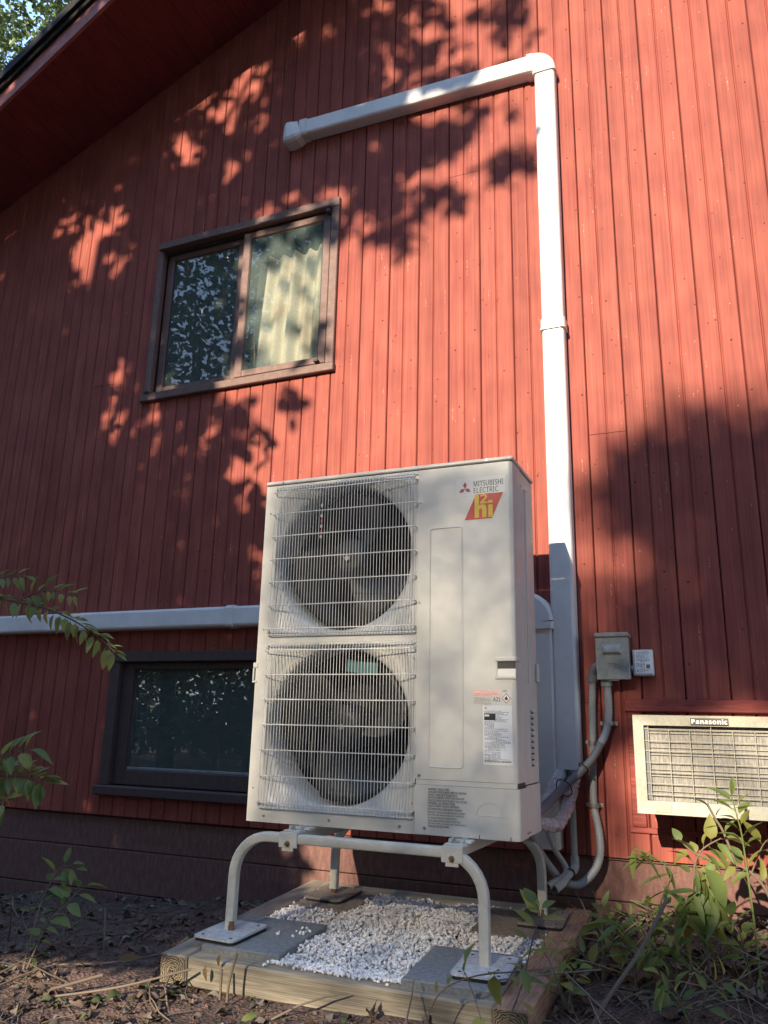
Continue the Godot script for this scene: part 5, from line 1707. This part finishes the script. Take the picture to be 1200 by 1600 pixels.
	var e := thing("weed", "bamboo-like weed with narrow leaves left of the broad-leaved weed", "weed")
	for q in [[Vector3(1.42, 0.10, 0.66), Vector3(1.46, 0.30, 0.62), Vector3(1.500, 0.40, 0.6), Vector3(1.44, 0.452, 0.6), Vector3(1.39, 0.468, 0.6)], [Vector3(1.42, 0.10, 0.66), Vector3(1.50, 0.27, 0.64), Vector3(1.58, 0.36, 0.63)], [Vector3(1.38, 0.08, 0.68), Vector3(1.36, 0.22, 0.68), Vector3(1.30, 0.265, 0.68)]]:
		var cc := curve(q, 5)
		obj("stem", tubem(cc, 0.0025, 5), M.leaf1, e)
		for k in 9:
			var i := int(lerpf(cc.size() * 0.35, cc.size() - 1, k / 8.0))
			var dir := Vector3(r.randf_range(-1, 0.6), r.randf_range(-0.6, 0.3), r.randf_range(-0.3, 0.6))
			add_leaf(e, cc[i], dir, r.randf_range(0.08, 0.13), r, 3, 3)
	# tangled low growth
	var names := ["low leafy weed tangled at the corner of the timber frame", "low leafy weed in front of the right timber", "low leafy weed below the broad-leaved weed", "low leafy weed at the right edge of the picture", "low leafy weed by the foundation right of the pad", "lowest leafy weed in the right foreground", "small leafy weed in the soil between the pad and the air conditioner", "pale small-leaved weed at the foot of the foundation at right"]
	var at := [Vector2(1.20, 0.86), Vector2(1.27, 0.62), Vector2(1.50, 0.62), Vector2(1.72, 0.62), Vector2(1.40, 0.30), Vector2(1.55, 0.85), Vector2(1.58, 0.42), Vector2(1.86, 0.25)]
	for k in 8:
		var w := thing("weed", names[k], "weed")
		var p: Vector2 = at[k]
		var g := ground_y(p.x, p.y)
		for j in 3:
			var ang := r.randf() * TAU
			var reach := r.randf_range(0.07, 0.17)
			var hgt := r.randf_range(0.07, 0.22)
			var b0 := Vector3(p.x, g - 0.01, p.y)
			var b2 := b0 + Vector3(cos(ang) * reach, hgt, sin(ang) * reach * 0.7)
			twig_with_leaves(w, [b0, b0.lerp(b2, 0.5) + Vector3(0, hgt * 0.25, 0), b2], 0.003, 0.0013, M.twig if j % 2 == 0 else M.leaf1, 7, 0.060 if k < 7 else 0.04, r, 0.3, 0.25)
	# sprigs in front of the right front foot
	var f := thing("weed", "thin upright sprig growing in front of the right front foot plate", "weed")
	twig_with_leaves(f, [Vector3(1.085, -0.01, 1.19), Vector3(1.098, 0.066, 1.17), Vector3(1.136, 0.165, 1.15), Vector3(1.169, 0.280, 1.15), Vector3(1.190, 0.347, 1.15), Vector3(1.182, 0.375, 1.15)], 0.003, 0.0013, M.twig, 13, 0.065, r, 0.3, 0.3)
	var v := thing("weed", "trailing vine arching across the front timber with a few single leaves", "weed")
	var vp := [Vector3(0.87, 0.0, 1.26), Vector3(0.893, 0.070, 1.25), Vector3(0.939, 0.150, 1.25), Vector3(1.030, 0.196, 1.24), Vector3(1.136, 0.216, 1.22), Vector3(1.235, 0.222, 1.15)]
	obj("stem", tubem(curve(vp, 6), 0.0022, 5), M.twig, v)
	obj("stem", tubem(curve([Vector3(1.06, 0.0, 1.25), Vector3(1.05, 0.10, 1.25), Vector3(1.006, 0.205, 1.25)], 6), 0.0016, 5), M.twig, v)
	for q in [[Vector3(1.004, 0.205, 1.25), Vector3(0.12, 1.0, 0.05), 0.082], [Vector3(1.085, 0.205, 1.24), Vector3(0.1, -1, 0.1), 0.075], [Vector3(1.075, 0.205, 1.24), Vector3(0.3, 0.35, 0.3), 0.05], [Vector3(1.15, 0.225, 1.22), Vector3(0.6, -0.8, 0.2), 0.06], [Vector3(0.955, 0.165, 1.25), Vector3(0.3, 0.9, 0.2), 0.03], [Vector3(0.93, 0.145, 1.25), Vector3(-0.3, 0.9, 0.2), 0.03], [Vector3(1.06, 0.10, 1.25), Vector3(-0.7, -0.5, 0.3), 0.06], [Vector3(1.05, 0.06, 1.26), Vector3(0.6, -0.6, 0.4), 0.07], [Vector3(1.07, 0.08, 1.26), Vector3(-0.2, -0.9, 0.5), 0.07]]:
		add_leaf(v, q[0], q[1], q[2], r, 3, 1)
	# fallen leaves one can pick out
	var fl := [["curled brown leaf clinging to the front timber near its left end", Vector3(0.085, 0.075, 1.125), Vector3(0.1, -1, 0.1), 0.045, "leaf4"], ["dry brown leaf standing on the left end of the front timber", Vector3(0.135, 0.115, 1.12), Vector3(-0.2, -1, 0.1), 0.04, "leaf4"], ["fresh green leaf fallen on the soil before the front timber", Vector3(0.33, 0.0, 1.28), Vector3(0.5, 0.25, -0.5), 0.055, "leaf1"], ["pale dry leaf lying alone on the soil left of the pad", Vector3(-0.33, 0.03, 1.05), Vector3(1, 0.2, -0.1), 0.075, "leaf4"]]
	for q in fl:
		var o := obj("fallen_leaf", LEAVES[2], M[q[4]])
		o.transform = aim(q[1], q[2], Vector3(0.2, 0.3, 1.0), q[3])
		tag(o, q[0], "leaf")

# ------------------------------------------------------------------ trees
const SHADE := [
"3333333333333333333333333654245420000000", "3333333333333333333333375654245420000000", "3333333333333333333365775654245320000000", "3333333333333333334774775654245320000000",
"3333333333333333442576786454245320000000", "3333333333333755333579986323245320000000", "3333333333399964544689997434234320000000", "3333333338899975665799998655322210000000",
"3333339987668987766799998766421100000000", "3333999986333898776798898876321000000000", "3399999996333899867676678875322100000000", "9999999997333899877633466764323100000000",
"9999999998333899987544353553321100000000", "9999999999976899986222223442110000000000", "9999999999987899987211112341000000000000", "9999999999999999987211111120000000000000",
"9999999999998778987211110010000000000000", "9999999999997546776211110000000000000000", "9999999999997335665211110000000000000000", "9999999999998336555321000000000000000000",
"9999999999998337665421000000000000000000", "9999999999999998876531000000000000132100", "9999999999999999887531000000000002465433", "9999999999999999988742000000000026899999",
"9999999999999999998752000000000047899999", "9999999999999999999863100000000046689999", "9999999999999999999975100000000033579999", "9999999999999999999998200466666644579999",
"9999999999999999999999300466666655789999", "9999999999999999998899300444444455799999", "9999999999999999999999400444444455675555", "9999999999999999999999400222222255432222",
"9999999999999999999999500222222253000000", "9999999999999999999999500222222252000000", "9999999999999999999999600455555552000000", "9999999999999999999999600488888853111222",
"9999999999999999999999700666666683333333", "9999999999999999999999888666666699999999", "9999999999999999999999888666666699999999", "9999999999999999999999888666666699999999"]

func crown_leaf() -> ArrayMesh:
	var st := tool()
	var p := [Vector3(0, 0, 0), Vector3(0.3, 0.06, 0.35), Vector3(0.24, 0.02, 0.75), Vector3(0, -0.06, 1.0), Vector3(-0.24, 0.02, 0.75), Vector3(-0.3, 0.06, 0.35)]
	for k in [[0, 1, 2], [0, 2, 3], [0, 3, 4], [0, 4, 5]]: tri(st, p[k[0]], p[k[1]], p[k[2]], Vector3.UP)
	return done(st)

func leaf_color(r: RandomNumberGenerator) -> Color:
	var v := r.randf_range(0.6, 1.35)
	return Color(0.070 * v, 0.105 * v, 0.028 * v)

func toss(r: RandomNumberGenerator, p: Vector3, s: float) -> Transform3D:
	var d := Vector3(r.randf_range(-1, 1), r.randf_range(-0.9, 0.3), r.randf_range(-1, 1))
	return aim(p, d, Vector3(r.randf_range(-1, 1), 1.0, r.randf_range(-1, 1)), s)

func trunk(t: Node, base: Vector3, top: Vector3, r0: float, limbs: Array, r: RandomNumberGenerator) -> void:
	var mid := base.lerp(top, 0.5) + Vector3(r.randf_range(-0.2, 0.2), 0, r.randf_range(-0.2, 0.2))
	obj("trunk", tubem(curve([base - Vector3(0, 0.3, 0), base + Vector3(0, 0.4, 0), mid, top], 5), r0, 10, [1.3, 1.2, 1.1, 1.05, 1.0, 1.0, 0.95, 0.9, 0.85, 0.8, 0.72, 0.66, 0.6, 0.5, 0.42, 0.35]), M.bark, t)
	for e in limbs:
		var s: Vector3 = base.lerp(top, r.randf_range(0.45, 0.95))
		var m: Vector3 = s.lerp(e, 0.5) + Vector3(0, 0.35, 0)
		obj("limb", tubem(curve([s, m, e], 5), r0 * 0.33, 7, [1.0, 0.9, 0.82, 0.75, 0.68, 0.6, 0.52, 0.44, 0.36, 0.28, 0.18]), M.bark, t)

func build_trees() -> void:
	var lm := crown_leaf()
	var r := RandomNumberGenerator.new(); r.seed = 2024
	var cell := 0.15
	var nz := noise(55, 1.0, 3)
	# the trees across the yard whose crowns stand between the wall and the low sun
	var groups := [[], [], []]
	var gcol := [[], [], []]
	for j in 40:
		for i in 40:
			var d := float(SHADE[j].substr(i, 1).to_int()) / 9.0
			if d <= 0.0: continue
			for q in 9:
				var x := -3.6 + (i - 0.5 + (q % 3 + 0.5) / 3.0) * cell
				var y := 5.5 - (j - 0.5 + (q / 3 + 0.5) / 3.0) * cell
				var n := clampf(nz.get_noise_2d(x * 3.6, y * 3.6) * 0.95 + 0.5, 0.02, 0.98)
				var lai := 0.0
				var g := 0
				var s0 := 4.8
				var s1 := 7.5
				if x > 0.0 and y < 1.60 and x < 1.25:
					g = 2; s0 = 19.0; s1 = 26.0
					lai = (0.50 + 1.5 * d) * (1.0 + 0.10 * nz.get_noise_2d(x * 1.6 + 7.0, y * 1.6))
				elif x > 1.0:
					g = 2; s0 = 15.0; s1 = 20.0
					lai = 6.5 * d * d * (0.9 + 0.3 * (0.5 - n)) if d > 0.35 else 0.15 * d
				else:
					if x > -0.9 and y > 2.6: g = 1; s0 = 6.0; s1 = 8.5
					if d > 0.93: lai = 5.0
					elif n < d: lai = 3.6
				var small := 0.55 if s0 > 18.0 else 1.0
				var want := lai * 0.0025 / (0.0017 * small * small)
				var cnt := int(want) + (1 if r.randf() < want - int(want) else 0)
				for k in cnt:
					var s := r.randf_range(s0, s1)
					var p := Vector3(x + r.randf_range(-0.03, 0.03), y + r.randf_range(-0.03, 0.03), 0) - SUN * s
					groups[g].append(toss(r, p, r.randf_range(0.08, 0.14) * small))
					gcol[g].append(leaf_color(r))
	# single big leaves on a low bough, nearer the wall
	for q in [Vector2(-0.66, 2.10), Vector2(-0.60, 2.14), Vector2(-0.69, 1.98), Vector2(-0.80, 1.96), Vector2(-0.60, 1.98), Vector2(-0.72, 2.31), Vector2(-0.88, 2.39), Vector2(-0.61, 1.72), Vector2(-0.72, 1.74), Vector2(-1.06, 2.57), Vector2(-0.82, 2.19), Vector2(-0.94, 1.87), Vector2(-0.52, 2.35), Vector2(-0.65, 1.86), Vector2(-0.98, 2.42)]:
		var c := Vector3(q.x, q.y, 0) - SUN * r.randf_range(4.0, 4.5)
		for k in 4:
			groups[0].append(toss(r, c + Vector3(r.randf_range(-0.05, 0.05), r.randf_range(-0.05, 0.05), r.randf_range(-0.05, 0.05)), r.randf_range(0.10, 0.15)))
			gcol[0].append(leaf_color(r))
	for q in [Vector2(-1.71, 2.64), Vector2(-1.62, 2.69), Vector2(-1.58, 2.77), Vector2(-1.51, 2.64), Vector2(-1.65, 2.59), Vector2(-1.75, 2.71), Vector2(-1.56, 2.83), Vector2(-1.58, 2.60)]:
		var c := Vector3(q.x, q.y, 0) - SUN * r.randf_range(2.6, 2.9)
		for k in 3:
			groups[0].append(toss(r, c + Vector3(r.randf_range(-0.04, 0.04), r.randf_range(-0.04, 0.04), 0), r.randf_range(0.05, 0.08)))
			gcol[0].append(leaf_color(r))
	var roots := [Vector3(-4.2, 0, 6.4), Vector3(-3.9, 0, 8.6), Vector3(2.2, 0, 18.5)]
	var tops := [Vector3(-3.4, 6.6, 6.2), Vector3(-2.9, 7.4, 7.8), Vector3(0.6, 7.6, 18.0)]
	var words := ["broad-leaved tree across the yard whose crown shades the left of the red wall", "broad-leaved tree across the yard whose crown dapples the wall above the upper window", "farther broad-leaved tree across the yard shading the right of the red wall"]
	for k in 3:
		var t := thing("shade_tree", words[k], "tree", Vector3.ZERO, "trees across the yard")
		var ends := []
		for q in 7: ends.append(groups[k][r.randi() % groups[k].size()].origin)
		trunk(t, roots[k], tops[k], 0.15, ends, r)
		stuff(multi("crown", lm, groups[k], gcol[k], M.crown, t))
	# the wood behind: blocks the low sky and shows in the window glass
	var spots := [[Vector3(-9.5, 0, 7.5), 1.6, 2.8], [Vector3(-6.0, 0, 12.0), 2.0, 3.0], [Vector3(-13.0, 0, 12.0), 2.2, 3.6], [Vector3(-2.5, 0, 14.0), 2.0, 3.0], [Vector3(3.5, 0, 11.0), 1.8, 2.6], [Vector3(-12.0, 0, 2.5), 2.2, 2.8], [Vector3(7.5, 0, 7.0), 1.8, 2.6], [Vector3(-7.0, 0, 5.5), 6.0, 3.0], [Vector3(-8.5, 0, 9.5), 7.5, 3.6], [Vector3(-5.0, 0, 14.0), 11.5, 3.6], [Vector3(-11.5, 0, 4.0), 7.0, 3.6], [Vector3(0.5, 0, 17.0), 3.6, 3.4], [Vector3(4.6, 0, 14.0), 8.0, 3.6], [Vector3(5.6, 0, 8.0), 6.0, 3.2], [Vector3(6.5, 0, 3.6), 5.5, 2.8], [Vector3(4.4, 0, 10.5), 10.5, 3.0], [Vector3(-7.5, 0, 11.0), 12.0, 3.4], [Vector3(-1.5, 0, 20.0), 5.0, 4.0], [Vector3(8.5, 0, 11.0), 8.5, 3.6]]
	for k in spots.size():
		var q: Array = spots[k]
		var b: Vector3 = q[0]
		var c := b + Vector3(0, q[1], 0)
		var R: float = q[2]
		var t := thing("wood_tree", "dense green tree of the wood across the yard", "tree", Vector3.ZERO, "trees of the wood")
		var xf := []
		var cols := []
		var ends := []
		for m in 5: ends.append(c + Vector3(r.randf_range(-1, 1), r.randf_range(-0.4, 0.8), r.randf_range(-1, 1)) * R * 0.7)
		trunk(t, b, c + Vector3(0, R * 0.4, 0), 0.17, ends, r)
		var blob := []
		for m in 26: blob.append(c + Vector3(r.randf_range(-1, 1), r.randf_range(-0.85, 0.85), r.randf_range(-1, 1)).limit_length(1.0) * R)
		for m in (15000 if q[1] < 3.0 else (6000 if b.x < -6.5 else 9500)):
			var p: Vector3 = blob[r.randi() % 26] + Vector3(r.randfn(0, 1), r.randfn(0, 0.7), r.randfn(0, 1)) * R * 0.2
			if p.y < 0.3: continue
			var wx := p.x + 0.125 * p.z
			var wy := p.y - 0.44 * p.z
			if p.z > -0.5 and wx > -3.2 and wx < 2.7 and wy > -0.4 and wy < 5.6: continue
			if p.z < 1.2: continue
			xf.append(toss(r, p, r.randf_range(0.11, 0.19)))
			cols.append(leaf_color(r))
		stuff(multi("crown", lm, xf, cols, M.crown, t))
	var hd := thing("added_hedge", "tall dense leaf screen added out of view to block the low sky", "added_hedge")  # unseen row of foliage, added to block low sky and deepen the shade
	var hx := []
	var hc := []
	for m in 26000:
		var p := Vector3(r.randf_range(-26.0, 14.0), 0.0, 21.0 + r.randfn(0, 0.7))
		p.z -= 0.012 * pow(p.x + 6.0, 2.0)
		p.y = r.randf() * (5.2 + 0.8 * nz.get_noise_2d(p.x, 3.0))
		if p.z * 0.44 - 0.6 < p.y and p.x > -6.5 and p.x < 2.5: continue
		hx.append(toss(r, p, r.randf_range(0.22, 0.36)))
		hc.append(leaf_color(r))
	for k in 10: obj("stem", tubem([Vector3(-24.0 + k * 4.0, -0.3, 21.0 - 0.012 * pow(-18.0 + k * 4.0, 2.0)), Vector3(-24.0 + k * 4.0, 4.0, 21.0 - 0.012 * pow(-18.0 + k * 4.0, 2.0))], 0.09, 7), M.bark, hd)
	stuff(multi("foliage", lm, hx, hc, M.crown, hd))
	# the tree seen past the roof edge at top left
	var v := thing("maple_tree", "leafy tree beyond the roof edge with sky showing between its leaves", "tree")
	var c2 := Vector3(-8.3, 12.2, -4.2)
	var ends2 := []
	for m in 12: ends2.append(c2 + Vector3(r.randf_range(-1, 1), r.randf_range(-1, 1), r.randf_range(-1, 1)) * 2.3)
	trunk(v, Vector3(-10.6, 0, -6.0), c2 + Vector3(-1.2, 0.5, -1.0), 0.2, ends2, r)
	var xf2 := []
	var col2 := []
	var bl := []
	for m in 60: bl.append(c2 + Vector3(r.randf_range(-1, 1), r.randf_range(-1, 1), r.randf_range(-1, 1)).limit_length(1.0) * 3.2)
	for m in 15000:
		xf2.append(toss(r, bl[r.randi() % 60] + Vector3(r.randfn(0, 1), r.randfn(0, 0.8), r.randfn(0, 1)) * 0.36, r.randf_range(0.08, 0.13)))
		col2.append(leaf_color(r) * 1.6)
	stuff(multi("crown", lm, xf2, col2, M.crown, v))
